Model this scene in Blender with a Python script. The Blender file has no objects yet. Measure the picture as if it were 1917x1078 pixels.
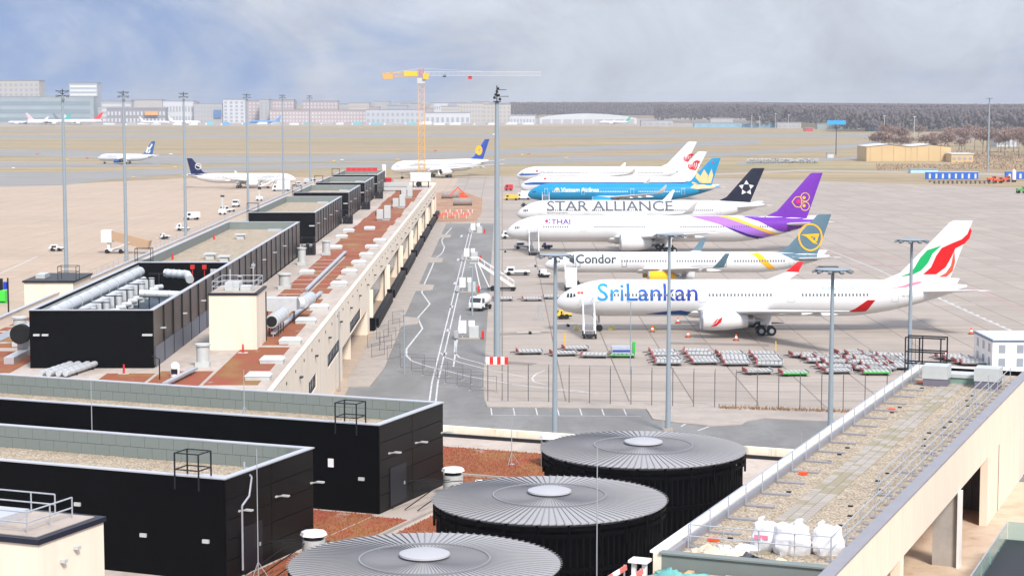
import bpy, bmesh, math, random
from mathutils import Vector, Matrix
rnd = random.Random(7)
R_ = math.radians
scene = bpy.context.scene
col = scene.collection
# ---------------------------------------------------------------- camera
F, CH, YH = 3600.0, 35.4, 187.0                  # focal length (px of a 1917 px wide frame), eye height, horizon row
PSI = math.atan(18.5 / F); PIT = math.atan((539 - YH) / F)
cd = bpy.data.cameras.new('camera'); cam = bpy.data.objects.new('camera', cd); col.objects.link(cam)
cd.sensor_width = 36; cd.lens = F / 1917 * 36; cd.clip_start = 1; cd.clip_end = 20000
cam.location = (0, 0, CH); cam.rotation_euler = (math.pi / 2 - PIT, 0, -PSI)
scene.camera = cam
SKYOFF = (8.03, 2.49, .07)                                # where in the cloud field we look
# ---------------------------------------------------------------- light
SUN_EL, SUN_AZ = 44, 158                          # azimuth clockwise from +Y (view direction)
sd = bpy.data.lights.new('sun', 'SUN'); sd.energy = 2.4; sd.angle = R_(12); sd.color = (1, .94, .87)
sun = bpy.data.objects.new('sun', sd); col.objects.link(sun)
_d = Vector((math.sin(R_(SUN_AZ)) * math.cos(R_(SUN_EL)), math.cos(R_(SUN_AZ)) * math.cos(R_(SUN_EL)), math.sin(R_(SUN_EL))))
sun.rotation_euler = _d.to_track_quat('Z', 'Y').to_euler(); sun.location = (0, -50, 120)
w = bpy.data.worlds.new('World'); scene.world = w; w.use_nodes = True
nt = w.node_tree; nt.nodes.clear()
def N(t, tree=None, **k):
    n = (tree or nt).nodes.new(t)
    for a, b in k.items(): setattr(n, a, b)
    return n
out = N('ShaderNodeOutputWorld'); bg = N('ShaderNodeBackground'); bg.inputs[1].default_value = .12
sky = N('ShaderNodeTexSky', sky_type='NISHITA'); sky.sun_disc = False
sky.sun_elevation = R_(SUN_EL); sky.sun_rotation = R_(SUN_AZ); sky.air_density = 1.0; sky.dust_density = .6; sky.ozone_density = 3
tc = N('ShaderNodeTexCoord')
mp = N('ShaderNodeMapping'); mp.inputs['Scale'].default_value = (1, 1, 1.5); mp.inputs['Location'].default_value = SKYOFF
n1 = N('ShaderNodeTexNoise'); n1.inputs['Scale'].default_value = 10; n1.inputs['Detail'].default_value = 8; n1.inputs['Roughness'].default_value = .56; n1.inputs['Distortion'].default_value = .5
n2 = N('ShaderNodeTexNoise'); n2.inputs['Scale'].default_value = 2.4; n2.inputs['Detail'].default_value = 1
ad = N('ShaderNodeMath', operation='MULTIPLY_ADD'); ad.inputs[1].default_value = 1.5
r1 = N('ShaderNodeValToRGB'); r1.color_ramp.interpolation = 'EASE'; r1.color_ramp.elements[0].position = .0; r1.color_ramp.elements[1].position = 1.
r1.color_ramp.elements[0].color = (.1, .1, .1, 1); r1.color_ramp.elements[1].color = (1, 1, 1, 1)
mr = N('ShaderNodeMapRange'); mr.inputs[1].default_value = 1.08; mr.inputs[2].default_value = 1.38
mx = N('ShaderNodeMix', data_type='RGBA')
# cloud layer as bright as an overcast sky: up to three times brighter overhead than at the horizon
sz = N('ShaderNodeSeparateXYZ'); cz = N('ShaderNodeMath', operation='MULTIPLY_ADD', use_clamp=False); cz.inputs[1].default_value = 2.0; cz.inputs[2].default_value = 1.0
mz = N('ShaderNodeMath', operation='MAXIMUM'); mz.inputs[1].default_value = 0; cc = N('ShaderNodeVectorMath', operation='SCALE'); cc.inputs[0].default_value = (2.62, 2.82, 3.22)
nt.links.new(tc.outputs['Generated'], sz.inputs[0]); nt.links.new(sz.outputs[2], mz.inputs[0]); nt.links.new(mz.outputs[0], cz.inputs[0]); n3 = N('ShaderNodeTexNoise'); n3.inputs['Scale'].default_value = 13; n3.inputs['Detail'].default_value = 7; n3.inputs['Roughness'].default_value = .6; n3.inputs['Distortion'].default_value = .6
m3 = N('ShaderNodeMapRange'); m3.inputs[1].default_value = .3; m3.inputs[2].default_value = .7; m3.inputs[3].default_value = .8; m3.inputs[4].default_value = 1.1; mm3 = N('ShaderNodeMath', operation='MULTIPLY')
nt.links.new(mp.outputs[0], n3.inputs[0]); nt.links.new(n3.outputs[0], m3.inputs[0]); nt.links.new(m3.outputs[0], mm3.inputs[0]); nt.links.new(cz.outputs[0], mm3.inputs[1]); nt.links.new(mm3.outputs[0], cc.inputs['Scale']); nt.links.new(cc.outputs[0], mx.inputs[7])
L = nt.links.new
L(tc.outputs['Generated'], mp.inputs[0]); L(mp.outputs[0], n1.inputs[0]); L(mp.outputs[0], n2.inputs[0])
L(n2.outputs[0], ad.inputs[0]); L(n1.outputs[0], ad.inputs[2]); L(ad.outputs[0], mr.inputs[0]); L(mr.outputs[0], r1.inputs[0]); L(r1.outputs[0], mx.inputs[0])
# the blue between the clouds: the sky looked up a little higher than the line of sight
vm = N('ShaderNodeVectorMath', operation='ADD'); vm.inputs[1].default_value = (0, 0, .22); vn = N('ShaderNodeVectorMath', operation='NORMALIZE')
L(tc.outputs['Generated'], vm.inputs[0]); L(vm.outputs[0], vn.inputs[0]); L(vn.outputs[0], sky.inputs[0])
gm = N('ShaderNodeMix', data_type='RGBA'); gm.inputs[0].default_value = .8; gm.inputs[7].default_value = (.98, 1.25, 2.1, 1); L(sky.outputs[0], gm.inputs[6]); L(gm.outputs[2], mx.inputs[6]); L(mx.outputs[2], bg.inputs[0]); L(bg.outputs[0], out.inputs[0])
vs = scene.view_settings; vs.view_transform = 'Standard'; vs.look = 'None'; vs.gamma = 1; vs.exposure = 1.02; vs.use_curve_mapping = False
cy = scene.cycles; cy.max_bounces = 6; cy.diffuse_bounces = 3; cy.glossy_bounces = 3; cy.transmission_bounces = 4; cy.volume_bounces = 0
cy.transparent_max_bounces = 8; cy.use_denoising = True; cy.caustics_reflective = False; cy.caustics_refractive = False
# ---------------------------------------------------------------- looking through the camera at the real ground
_f = Vector((math.sin(PSI) * math.cos(PIT), math.cos(PSI) * math.cos(PIT), -math.sin(PIT))); _r = Vector((math.cos(PSI), -math.sin(PSI), 0)); _u = _r.cross(_f)
CAM = Vector((0, 0, CH))
def ray(x, y): return _f * F + _r * (x - 958.5) - _u * (y - 539)
def G(x, y, z=0.0):
    d = ray(x, y); t = (z - CH) / d.z; return Vector((d.x * t, d.y * t, z))
def PY(x, y, Y):
    d = ray(x, y); t = Y / d.y; return Vector((d.x * t, Y, CH + d.z * t))
TH = R_(22.35); CT, ST = math.cos(TH), math.sin(TH)
def RW(v, u, z=0): return Vector((v * CT + u * ST, -v * ST + u * CT, z))   # frame of the turned near buildings
# ---------------------------------------------------------------- materials
def lin(c):
    if isinstance(c, str):
        c = [int(c[i:i + 2], 16) / 255 for i in (0, 2, 4)]
        c = [x / 12.92 if x <= .04045 else ((x + .055) / 1.055) ** 2.4 for x in c]
    return tuple(c)
_M = {}
def mat(name, c, rough=.6, metal=0., var=0., vs=1., bump=0., bs=30., spec=.4, coat=0., stretch=(1, 1, 1), alpha=None):
    if name in _M: return _M[name]
    c = lin(c); m = bpy.data.materials.new(name); m.use_nodes = True; t = m.node_tree; b = t.nodes['Principled BSDF']
    b.inputs['Base Color'].default_value = (*c, 1); b.inputs['Roughness'].default_value = rough; b.inputs['Metallic'].default_value = metal
    b.inputs['Specular IOR Level'].default_value = spec; b.inputs['Coat Weight'].default_value = coat; b.inputs['Coat Roughness'].default_value = .15
    if var or bump:
        tx = N('ShaderNodeTexCoord', t); mpn = N('ShaderNodeMapping', t); mpn.inputs['Scale'].default_value = stretch; t.links.new(tx.outputs['Object'], mpn.inputs[0])
    if var:
        a = N('ShaderNodeTexNoise', t); a.inputs['Scale'].default_value = vs; a.inputs['Detail'].default_value = 6; a.inputs['Roughness'].default_value = .65
        rr = N('ShaderNodeValToRGB', t); rr.color_ramp.elements[0].position = .3; rr.color_ramp.elements[1].position = .7
        rr.color_ramp.elements[0].color = (*[x * (1 - var) for x in c], 1); rr.color_ramp.elements[1].color = (*[min(1, x * (1 + var)) for x in c], 1)
        t.links.new(mpn.outputs[0], a.inputs[0]); t.links.new(a.outputs[0], rr.inputs[0]); t.links.new(rr.outputs[0], b.inputs['Base Color'])
    if bump:
        a = N('ShaderNodeTexNoise', t); a.inputs['Scale'].default_value = bs; a.inputs['Detail'].default_value = 4
        bp = N('ShaderNodeBump', t); bp.inputs['Strength'].default_value = bump; bp.inputs['Distance'].default_value = .05
        t.links.new(mpn.outputs[0], a.inputs[0]); t.links.new(a.outputs[0], bp.inputs['Height']); t.links.new(bp.outputs[0], b.inputs['Normal'])
    if alpha is not None: b.inputs['Alpha'].default_value = alpha
    _M[name] = m; return m
def mixmat(name, layers, rough=.85, bump=0., bs=20., spec=.25):
    """layers: first a colour, then (colour, scale, stretch, low, high, weight): noise masks laid over it"""
    if name in _M: return _M[name]
    m = bpy.data.materials.new(name); m.use_nodes = True; t = m.node_tree; b = t.nodes['Principled BSDF']
    b.inputs['Roughness'].default_value = rough; b.inputs['Specular IOR Level'].default_value = spec
    tx = N('ShaderNodeTexCoord', t); prev = None
    for i, (c, sc, st, lo, hi, wt) in enumerate(layers[1:]):
        mpn = N('ShaderNodeMapping', t); mpn.inputs['Scale'].default_value = st; mpn.inputs['Location'].default_value = (i * 3.7, i * 1.3, 0)
        a = N('ShaderNodeTexNoise', t); a.inputs['Scale'].default_value = sc; a.inputs['Detail'].default_value = 5; a.inputs['Roughness'].default_value = .6
        rr = N('ShaderNodeMapRange', t); rr.inputs[1].default_value = lo; rr.inputs[2].default_value = hi; rr.inputs[4].default_value = wt
        mm = N('ShaderNodeMix', t, data_type='RGBA'); mm.inputs[7].default_value = (*lin(c), 1)
        t.links.new(tx.outputs['Object'], mpn.inputs[0]); t.links.new(mpn.outputs[0], a.inputs[0]); t.links.new(a.outputs[0], rr.inputs[0]); t.links.new(rr.outputs[0], mm.inputs[0])
        if prev is None: mm.inputs[6].default_value = (*lin(layers[0]), 1)
        else: t.links.new(prev.outputs[2], mm.inputs[6])
        prev = mm
    t.links.new(prev.outputs[2], b.inputs['Base Color'])
    if bump:
        a = N('ShaderNodeTexNoise', t); a.inputs['Scale'].default_value = bs; a.inputs['Detail'].default_value = 3; t.links.new(tx.outputs['Object'], a.inputs[0])
        bp = N('ShaderNodeBump', t); bp.inputs['Strength'].default_value = bump; bp.inputs['Distance'].default_value = .04
        t.links.new(a.outputs[0], bp.inputs['Height']); t.links.new(bp.outputs[0], b.inputs['Normal'])
    _M[name] = m; return m
def slabmat(name, c, size, joint, rough=.8, var=.06, rot=0., stain='9a8f84'):
    """concrete cast in slabs: a tint for each slab, dark joints, broad stains"""
    if name in _M: return _M[name]
    c = lin(c); m = bpy.data.materials.new(name); m.use_nodes = True; t = m.node_tree; b = t.nodes['Principled BSDF']; b.inputs['Roughness'].default_value = rough; b.inputs['Specular IOR Level'].default_value = .3
    tx = N('ShaderNodeTexCoord', t); mpn = N('ShaderNodeMapping', t); mpn.inputs['Rotation'].default_value = (0, 0, rot)
    br = N('ShaderNodeTexBrick', t); br.offset = 0; br.inputs['Color1'].default_value = (*[x * (1 + var) for x in c], 1); br.inputs['Color2'].default_value = (*[x * (1 - var) for x in c], 1)
    br.inputs['Mortar'].default_value = (*[x * .42 for x in c], 1); br.inputs['Scale'].default_value = 1; br.inputs['Mortar Size'].default_value = joint; br.inputs['Mortar Smooth'].default_value = .1
    br.inputs['Brick Width'].default_value = size[0]; br.inputs['Row Height'].default_value = size[1]
    a = N('ShaderNodeTexNoise', t); a.inputs['Scale'].default_value = .02; a.inputs['Detail'].default_value = 8; a.inputs['Roughness'].default_value = .65
    rr = N('ShaderNodeMapRange', t); rr.inputs[1].default_value = .45; rr.inputs[2].default_value = .75; rr.inputs[4].default_value = .5
    mm = N('ShaderNodeMix', t, data_type='RGBA'); mm.inputs[7].default_value = (*lin(stain), 1)
    a2 = N('ShaderNodeTexNoise', t); a2.inputs['Scale'].default_value = .22; a2.inputs['Detail'].default_value = 9; a2.inputs['Roughness'].default_value = .7
    m2 = N('ShaderNodeMix', t, data_type='RGBA', blend_type='MULTIPLY'); m2.inputs[0].default_value = .35; k = t.links.new
    k(tx.outputs['Object'], mpn.inputs[0]); k(mpn.outputs[0], br.inputs[0]); k(mpn.outputs[0], a.inputs[0]); k(mpn.outputs[0], a2.inputs[0]); k(a.outputs[0], rr.inputs[0]); k(rr.outputs[0], mm.inputs[0])
    k(br.outputs[0], mm.inputs[6]); k(mm.outputs[2], m2.inputs[6]); k(a2.outputs[0], m2.inputs[7]); k(m2.outputs[2], b.inputs['Base Color'])
    _M[name] = m; return m
def pebmat(name, cols, scale=38., bump=.6):
    """gravel: a colour for each pebble"""
    if name in _M: return _M[name]
    m = bpy.data.materials.new(name); m.use_nodes = True; t = m.node_tree; b = t.nodes['Principled BSDF']; b.inputs['Roughness'].default_value = .9; b.inputs['Specular IOR Level'].default_value = .2
    tx = N('ShaderNodeTexCoord', t); v = N('ShaderNodeTexVoronoi', t); v.inputs['Scale'].default_value = scale; r = N('ShaderNodeValToRGB', t); r.color_ramp.interpolation = 'LINEAR'
    e = r.color_ramp.elements; e[0].position = 0; e[0].color = (*lin(cols[0]), 1); e[1].position = 1; e[1].color = (*lin(cols[-1]), 1)
    for i, c in enumerate(cols[1:-1]):
        q = e.new((i + 1) / (len(cols) - 1)); q.color = (*lin(c), 1)
    sp = N('ShaderNodeSeparateColor', t); a = N('ShaderNodeTexNoise', t); a.inputs['Scale'].default_value = .9; a.inputs['Detail'].default_value = 6
    m2 = N('ShaderNodeMix', t, data_type='RGBA', blend_type='MULTIPLY'); m2.inputs[0].default_value = .5; bp = N('ShaderNodeBump', t); bp.inputs['Strength'].default_value = bump; bp.inputs['Distance'].default_value = .03; bp.invert = True; k = t.links.new
    k(tx.outputs['Object'], v.inputs['Vector']); k(v.outputs['Color'], sp.inputs[0]); k(sp.outputs[0], r.inputs[0]); k(tx.outputs['Object'], a.inputs[0]); k(r.outputs[0], m2.inputs[6]); k(a.outputs[0], m2.inputs[7])
    k(m2.outputs[2], b.inputs['Base Color']); k(v.outputs['Distance'], bp.inputs['Height']); k(bp.outputs[0], b.inputs['Normal'])
    _M[name] = m; return m
# ---------------------------------------------------------------- mesh building
class MB:
    def __init__(s): s.v = []; s.f = []
    def add(s, vs, fs):
        n = len(s.v); s.v += [tuple(q) for q in vs]; s.f += [tuple(i + n for i in f) for f in fs]; return s
    def box(s, x0, x1, y0, y1, z0, z1):
        return s.add([(x0, y0, z0), (x1, y0, z0), (x1, y1, z0), (x0, y1, z0), (x0, y0, z1), (x1, y0, z1), (x1, y1, z1), (x0, y1, z1)],
                     [(3, 2, 1, 0), (4, 5, 6, 7), (0, 1, 5, 4), (1, 2, 6, 5), (2, 3, 7, 6), (3, 0, 4, 7)])
    def bar(s, p, q, w, h=None):
        p, q = Vector(p), Vector(q); h = h or w; d = (q - p).normalized()
        a = d.cross(Vector((0, 0, 1))); a = a.normalized() if a.length > 1e-4 else Vector((1, 0, 0)); b = a.cross(d)
        a *= w / 2; b *= h / 2; v = [p - a - b, p + a - b, p + a + b, p - a + b, q - a - b, q + a - b, q + a + b, q - a + b]
        return s.add(v, [(0, 1, 2, 3), (7, 6, 5, 4), (0, 4, 5, 1), (1, 5, 6, 2), (2, 6, 7, 3), (3, 7, 4, 0)])
    def cyl(s, p, q, r, r2=None, n=10, caps=True):
        p, q = Vector(p), Vector(q); r2 = r if r2 is None else r2; d = (q - p).normalized()
        a = d.cross(Vector((0, 0, 1))); a = a.normalized() if a.length > 1e-4 else Vector((1, 0, 0)); b = d.cross(a)
        ring = [(a * math.cos(2 * math.pi * i / n) + b * math.sin(2 * math.pi * i / n)) for i in range(n)]
        fs = [(i, (i + 1) % n, n + (i + 1) % n, n + i) for i in range(n)]
        if caps: fs += [tuple(range(n - 1, -1, -1)), tuple(range(n, 2 * n))]
        return s.add([p + e * r for e in ring] + [q + e * r2 for e in ring], fs)
    def prism(s, poly, z0, z1):
        n = len(poly); a = sum(poly[i][0] * poly[(i + 1) % n][1] - poly[(i + 1) % n][0] * poly[i][1] for i in range(n))
        if a < 0: poly = poly[::-1]
        return s.add([(q[0], q[1], z0) for q in poly] + [(q[0], q[1], z1) for q in poly],
                     [tuple(range(n - 1, -1, -1)), tuple(range(n, 2 * n))] + [(i, (i + 1) % n, n + (i + 1) % n, n + i) for i in range(n)])
    def sheet(s, poly, z):
        n = len(poly); a = sum(poly[i][0] * poly[(i + 1) % n][1] - poly[(i + 1) % n][0] * poly[i][1] for i in range(n))
        if a < 0: poly = poly[::-1]
        return s.add([(q[0], q[1], z) for q in poly], [tuple(range(n))])
    def strip(s, pts, wd, z):
        """a flat line of width wd through ground points"""
        P = [Vector((q[0], q[1], 0)) for q in pts]; vs = []
        for i, q in enumerate(P):
            d = (P[min(i + 1, len(P) - 1)] - P[max(i - 1, 0)]).normalized(); nn = Vector((-d.y, d.x, 0)) * wd / 2; vs += [(*(q + nn).xy, z), (*(q - nn).xy, z)]
        return s.add(vs, [(2 * i + 1, 2 * i + 3, 2 * i + 2, 2 * i) for i in range(len(P) - 1)])
    def tube(s, pts, r, n=6):
        for p, q in zip(pts, pts[1:]): s.cyl(p, q, r, n=n)
        return s
    def lathe(s, prof, n=24, c=(0, 0, 0), axis='z'):
        vs = []; m = len(prof)
        for r, h in prof:
            for i in range(n):
                a = 2 * math.pi * i / n; x, y = r * math.cos(a), r * math.sin(a)
                vs.append((c[0] + x, c[1] + y, c[2] + h) if axis == 'z' else (c[0] + h, c[1] + y, c[2] + x) if axis == 'x' else (c[0] + x, c[1] + h, c[2] + y))
        fl = axis != 'z'
        fs = [tuple((j * n + i, j * n + (i + 1) % n, (j + 1) * n + (i + 1) % n, (j + 1) * n + i)[::-1 if fl else 1]) for j in range(m - 1) for i in range(n)]
        return s.add(vs, fs)
    def loft(s, rings, caps=True):
        n = len(rings[0]); vs = [q for r in rings for q in r]
        fs = [(j * n + i, j * n + (i + 1) % n, (j + 1) * n + (i + 1) % n, (j + 1) * n + i) for j in range(len(rings) - 1) for i in range(n)]
        if caps: fs += [tuple(range(n - 1, -1, -1)), tuple(range((len(rings) - 1) * n, len(rings) * n))]
        return s.add(vs, fs)
    def mesh(s, name, m, smooth=False, fix=False):
        me = bpy.data.meshes.new(name); me.from_pydata(s.v, [], s.f); me.update()
        if fix:
            bm = bmesh.new(); bm.from_mesh(me); bmesh.ops.recalc_face_normals(bm, faces=bm.faces); bm.to_mesh(me); bm.free()
        if m is not None: me.materials.append(m)
        if smooth:
            me.polygons.foreach_set('use_smooth', [True] * len(me.polygons)); me.set_sharp_from_angle(angle=R_(38))
        return me
    def build(s, name, m, parent=None, smooth=False, loc=None, rz=0, fix=False):
        return place(name, s.mesh(name, m, smooth, fix), parent, loc, rz)
def place(name, me, parent=None, loc=None, rz=0, rot=None):
    o = bpy.data.objects.new(name, me); col.objects.link(o)
    if parent is not None: o.parent = parent
    if loc is not None: o.location = loc
    if parent is not None and parent.name in OFF and loc is None: o.matrix_parent_inverse = OFF[parent.name]
    if rot is not None: o.rotation_euler = rot
    elif rz: o.rotation_euler = (0, 0, rz)
    return o
def tag(o, label=None, cat=None, group=None, kind=None):
    if label: o['label'] = label
    if cat: o['category'] = cat
    if group: o['group'] = group
    if kind: o['kind'] = kind
    return o
def thing(name, label, cat, loc=(0, 0, 0), rz=0, group=None):
    o = bpy.data.objects.new(name, None); col.objects.link(o); o.location = loc; o.rotation_euler = (0, 0, rz); o.empty_display_size = .5
    return tag(o, label, cat, group)
OFF = {}
def tf(name, label, cat, at, turned=False, group=None):
    """a thing whose parts are modelled in site coordinates (x, y) or, when turned, in the frame (v, u) of the turned buildings"""
    o = thing(name, label, cat, RW(*at) if turned else at, -TH if turned else 0, group); OFF[o.name] = Matrix.Translation((-at[0], -at[1], -at[2])); return o
def kids(o): return [c for c in col.objects if c.parent == o]
def copy_tree(o, loc=None, rz=None, label=None, parent=None, _top=True, tree=None):
    tree = tree if tree is not None else tree_of(o)
    c = o.copy(); col.objects.link(c); c.parent = parent
    if _top:
        if loc is not None: c.location = loc
        if rz is not None: c.rotation_euler = (0, 0, rz)
        if label: c['label'] = label
    for ch in tree.get(o.name, ()): copy_tree(ch, parent=c, _top=False, tree=tree)
    return c
def tree_of(o):
    t = {}
    def go(x):
        t[x.name] = list(x.children)
        for c in x.children: go(c)
    go(o); return t
_T = 'first second third fourth fifth sixth seventh eighth ninth tenth eleventh twelfth thirteenth fourteenth fifteenth sixteenth seventeenth eighteenth nineteenth twentieth'.split()
ORD = _T + ['%s-%s' % (a, b) for a in ('twenty', 'thirty', 'forty', 'fifty') for b in _T[:9]]
def struct(o): o['kind'] = 'structure'; return o
def stuff(o): o['kind'] = 'stuff'; return o
# shared materials
WHITE = mat('white_paint', (.8, .8, .8), .35, spec=.5, coat=.3)
GREYM = mat('galvanised_steel', 'b9bec4', .45, .5, var=.1, vs=2)
MASTM = mat('mast_grey_paint', '8b979f', .6, .0, var=.06, vs=.3)
DARKM = mat('dark_steel', '24262b', .5, .3)
BLACKR = mat('black_rubber', '0b0b0c', .8)
CREAM = mat('cream_render', 'e2d4c2', .85, var=.08, vs=.8, spec=.15, stretch=(1, 1, .12))
BLACK = mat('black_cladding', (.0015, .0015, .002), .5, .0, var=.2, vs=.6, spec=.06)
REDP = mat('red_paint', 'c8281e', .5)
ORANGE = mat('orange_plastic', 'e8552a', .55)
YELLOW = mat('yellow_paint', 'e9b92c', .5)
GREENP = mat('green_paint', '2fae3f', .55)
# ================================================================ the setting
GRASS = mixmat('winter_grass', ['8d7c63', ('a8936f', .003, (1, 14, 1), .42, .6, .9), ('777a50', .004, (1, 11, 1), .5, .66, .8), ('937f70', .0035, (1, 16, 1), .54, .68, .7), ('a3967c', .02, (1, 6, 1), .47, .7, .6), ('6b5a45', .05, (1, 4, 1), .52, .72, .6)], .95)
TAXI = mixmat('wet_taxiway_asphalt', ['83817d', ('9b9894', .01, (1, 12, 1), .4, .65, .8), ('706e6c', .03, (1, 8, 1), .5, .7, .6)], .8, spec=.15)
APR = slabmat('apron_concrete', 'aca095', (7.5, 7.5), .085, .75, .085)
APL = slabmat('apron_concrete_pale', 'bda893', (7.5, 7.5), .05, .75, .03, stain='a08f80')
ASPH = mixmat('asphalt', ['747371', ('848381', .15, (1, .3, 1), .45, .62, .8), ('63625f', .6, (1, 1, 1), .5, .75, .5), ('8d8c8a', 3., (1, 1, 1), .55, .8, .3)], .8, .15, 60)
PAVE = mixmat('pavement_concrete', ['9c938b', ('a99e94', .4, (1, 1, 1), .4, .6, .8), ('857a70', 1.6, (1, 1, 1), .55, .75, .5)], .85)
LINEW = mixmat('road_paint_white', ['c4c4c4', ('8f9195', 1.2, (1, 1, 1), .48, .68, .8)], .7)
LINEY = mat('road_paint_yellow', 'c9b477', .7, var=.2, vs=1)
LINER = mat('road_paint_red', 'b0817c', .7, var=.2, vs=1)
SOIL = mixmat('bare_soil', ['a5836a', ('8a6750', .12, (1, 1, 1), .42, .62, .8), ('b49a84', .4, (1, 1, 1), .5, .7, .6)], .95, .5, 2)
struct(MB().sheet([(-9000, -300), (9000, -300), (9000, 14000), (-9000, 14000)], -.03).build('ground', GRASS))
def gp(pts, z=0): return [G(x, y, z) for x, y in pts]
def patch(name, pts, z, m): return struct(MB().sheet([(q.x, q.y) for q in gp(pts)], z).build(name, m))
def band(name, rows, z, m):
    return patch(name, [(x, t) for x, t, b in rows] + [(x, b) for x, t, b in rows[::-1]], z, m)
# aprons: pale one beyond the long pier, greyer one where the wide-bodies stand
farl = [G(x, y) for x, y in ((-500, 356), (0, 349), (130, 345), (240, 339), (345, 334), (480, 333), (560, 332), (740, 333), (860, 331))]
struct(MB().sheet([(-19, 150), (-19, 597), (farl[-1].x, 640)] + [(q.x, q.y) for q in farl[::-1]] + [(-190, 150)], 0).build('apron', APL))
farr = [G(x, y) for x, y in ((860, 331), (935, 330), (1200, 331), (1420, 335), (1700, 345), (1917, 352), (2700, 380))]
struct(MB().sheet([(-19, 140), (-19, 597), (farl[-1].x, 640)] + [(q.x, q.y) for q in farr] + [(260, 140)], 0).build('apron', APR))
# asphalt of the service road and of the forecourt
struct(MB().sheet([(-19, 552), (-19, 141), (110, 141), (110, 190), (70, 205)] + [tuple(G(x, y).xy) for x, y in ((1210, 763), (908, 757))] + [(-2.4, 240), (-2.4, 552)], .004).build('service_road', ASPH))
# pavement along the pier wall with separators between the bays, a kerb high
struct(MB().prism([(-19.6, 236), (-16.4, 236), (-15.6, 252), (-15.8, 300), (-13.4, 303), (-13.4, 311), (-16, 313), (-16, 356), (-13, 358), (-13, 367), (-16, 369), (-16, 418), (-13.2, 420), (-13.2, 430), (-16, 432), (-16, 494), (-13.4, 496), (-13.4, 505), (-16, 507), (-16, 552), (-19.6, 552)], -.02, .12).build('pavement', PAVE))
pv = [(908, 752), (1180, 753), (1400, 757), (1640, 768), (1800, 790), (1800, 812), (1545, 789), (1430, 784), (1400, 789), (1390, 795), (1330, 798), (1260, 791), (1222, 785), (1210, 766), (912, 762)]
struct(MB().prism([tuple(q.xy) for q in gp(pv)], -.02, .11).build('pavement', PAVE))
# building ground around the end of the pier
struct(MB().sheet([(-21, 560), (-8, 560), (-6.5, 600), (-7, 690), (-17, 760), (-36, 700), (-30, 604)], .006).build('bare_ground', SOIL))
# taxiways and runways
band('runway', [(-600, 254, 260), (480, 252.5, 258.5), (960, 251, 257), (1400, 252, 257), (1660, 252, 258)], .004, TAXI)
band('runway', [(-600, 245, 247), (480, 244, 246), (960, 243, 245), (1250, 243, 246)], .004, TAXI)
band('taxiway', [(-600, 279, 292), (0, 280, 292), (120, 281, 294), (190, 284, 297), (345, 291, 309), (480, 291, 305), (620, 290, 303), (720, 288, 300), (880, 283, 296), (960, 279, 289), (1100, 274, 284), (1265, 268, 278), (1400, 261, 271), (1425, 263, 268)], .006, TAXI)
band('taxiway', [(-600, 303, 315), (0, 303, 314), (100, 304, 313), (190, 306, 312), (300, 304, 310)], .008, TAXI)
band('taxiway', [(-600, 322, 352), (0, 322, 350), (120, 322, 347), (200, 320, 337), (345, 315, 326), (480, 309, 319), (620, 306, 315), (720, 304, 314), (880, 300, 312), (960, 296, 308), (1060, 293, 305), (1200, 291, 300), (1300, 287, 294), (1400, 284, 291), (1560, 273, 281), (1622, 266, 274), (1650, 262, 270)], .01, TAXI)
band('access_road', [(1380, 305, 310), (1530, 297, 302), (1620, 293, 298), (1760, 292, 296)], .012, TAXI)
band('perimeter_road', [(1300, 327, 330), (1500, 318, 321), (1700, 321, 324), (1917, 326, 330), (2300, 336, 341)], .012, PAVE)
# far apron in front of the old terminals
struct(MB().sheet([tuple(G(x, y).xy) for x, y in ((-700, 238), (960, 236), (1120, 236), (1460, 240), (1460, 222), (-700, 222))], .004).build('apron', APR))
# painted lines
def lines(name, segs, wd, m, z=.012):
    b = MB()
    for s in segs: b.strip([G(x, y) for x, y in s], wd, z)
    return struct(b.build(name, m))
zig = [(845.5, 426.6), (833.5, 440), (827, 450), (828.5, 456.6), (832, 461.7), (829.7, 470.4), (824.7, 476.7), (814.7, 484), (808.4, 500.5), (792, 537), (789.7, 547.7), (804.8, 569), (782, 595), (791, 615), (761, 653), (761, 665.5), (771, 675.5), (801, 685.5), (876, 704), (960, 719), (1060, 731), (1120, 737)]
lines('road_marking', [zig], .27, LINEW)
b = MB()
for x in (-8.85, -8.1): b.strip([(x, 552), (x, 240)] + [(x + .05 * i, 240 - 3 * i) for i in range(1, 12)], .2, .012)
struct(b.build('road_marking', LINEW))
lines('road_marking', [[(825, 660), (833, 668), (860, 678), (908, 690), (988, 707)], [(852, 638), (851, 660), (860, 669), (908, 682)], [(862, 590), (849, 686)], [(1020, 693), (1003, 700), (996, 708), (1000, 715), (1024, 720)], [(1050, 727), (1110, 735), (1180, 738)]], .22, LINEW)
lines('road_marking', [[(840 + i * 6.2, 616 - i * 44), (838.4 + i * 6.2, 620 - i * 44)] for i in range(-1, 5)], .5, LINEW)
lines('parking_bay_marking', [[(918, 777), (1200, 779)]] + [[(x, 763.5), (x + 2 + i * .6, 777)] for i, x in enumerate((919, 961, 1003, 1043, 1085, 1126, 1167))], .13, LINEW)
lines('road_marking', [[(1275, 798), (1284, 793)], [(1306, 806), (1333, 796)], [(1412, 842), (1400, 852)]], .2, LINEW)
lines('taxi_line', [[(1500, 452), (1600, 480), (1712, 512)], [(1640, 472), (1800, 532), (1917, 580)]], .35, LINER)
lines('taxi_line', [[(1535, 462), (1640, 503), (1745, 553), (1830, 592), (1917, 630)], [(960, 405), (1030, 405)], [(1560, 413), (1600, 413)], [(1150, 610), (1040, 604)], [(1330, 620), (1600, 622)]], .3, LINEW)
lines('taxi_line', [[(1300, 378), (1480, 384), (1640, 395), (1790, 420), (1917, 446)], [(1400, 470), (1780, 545)], [(960, 520), (1040, 524)]], .2, LINEY)
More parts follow.
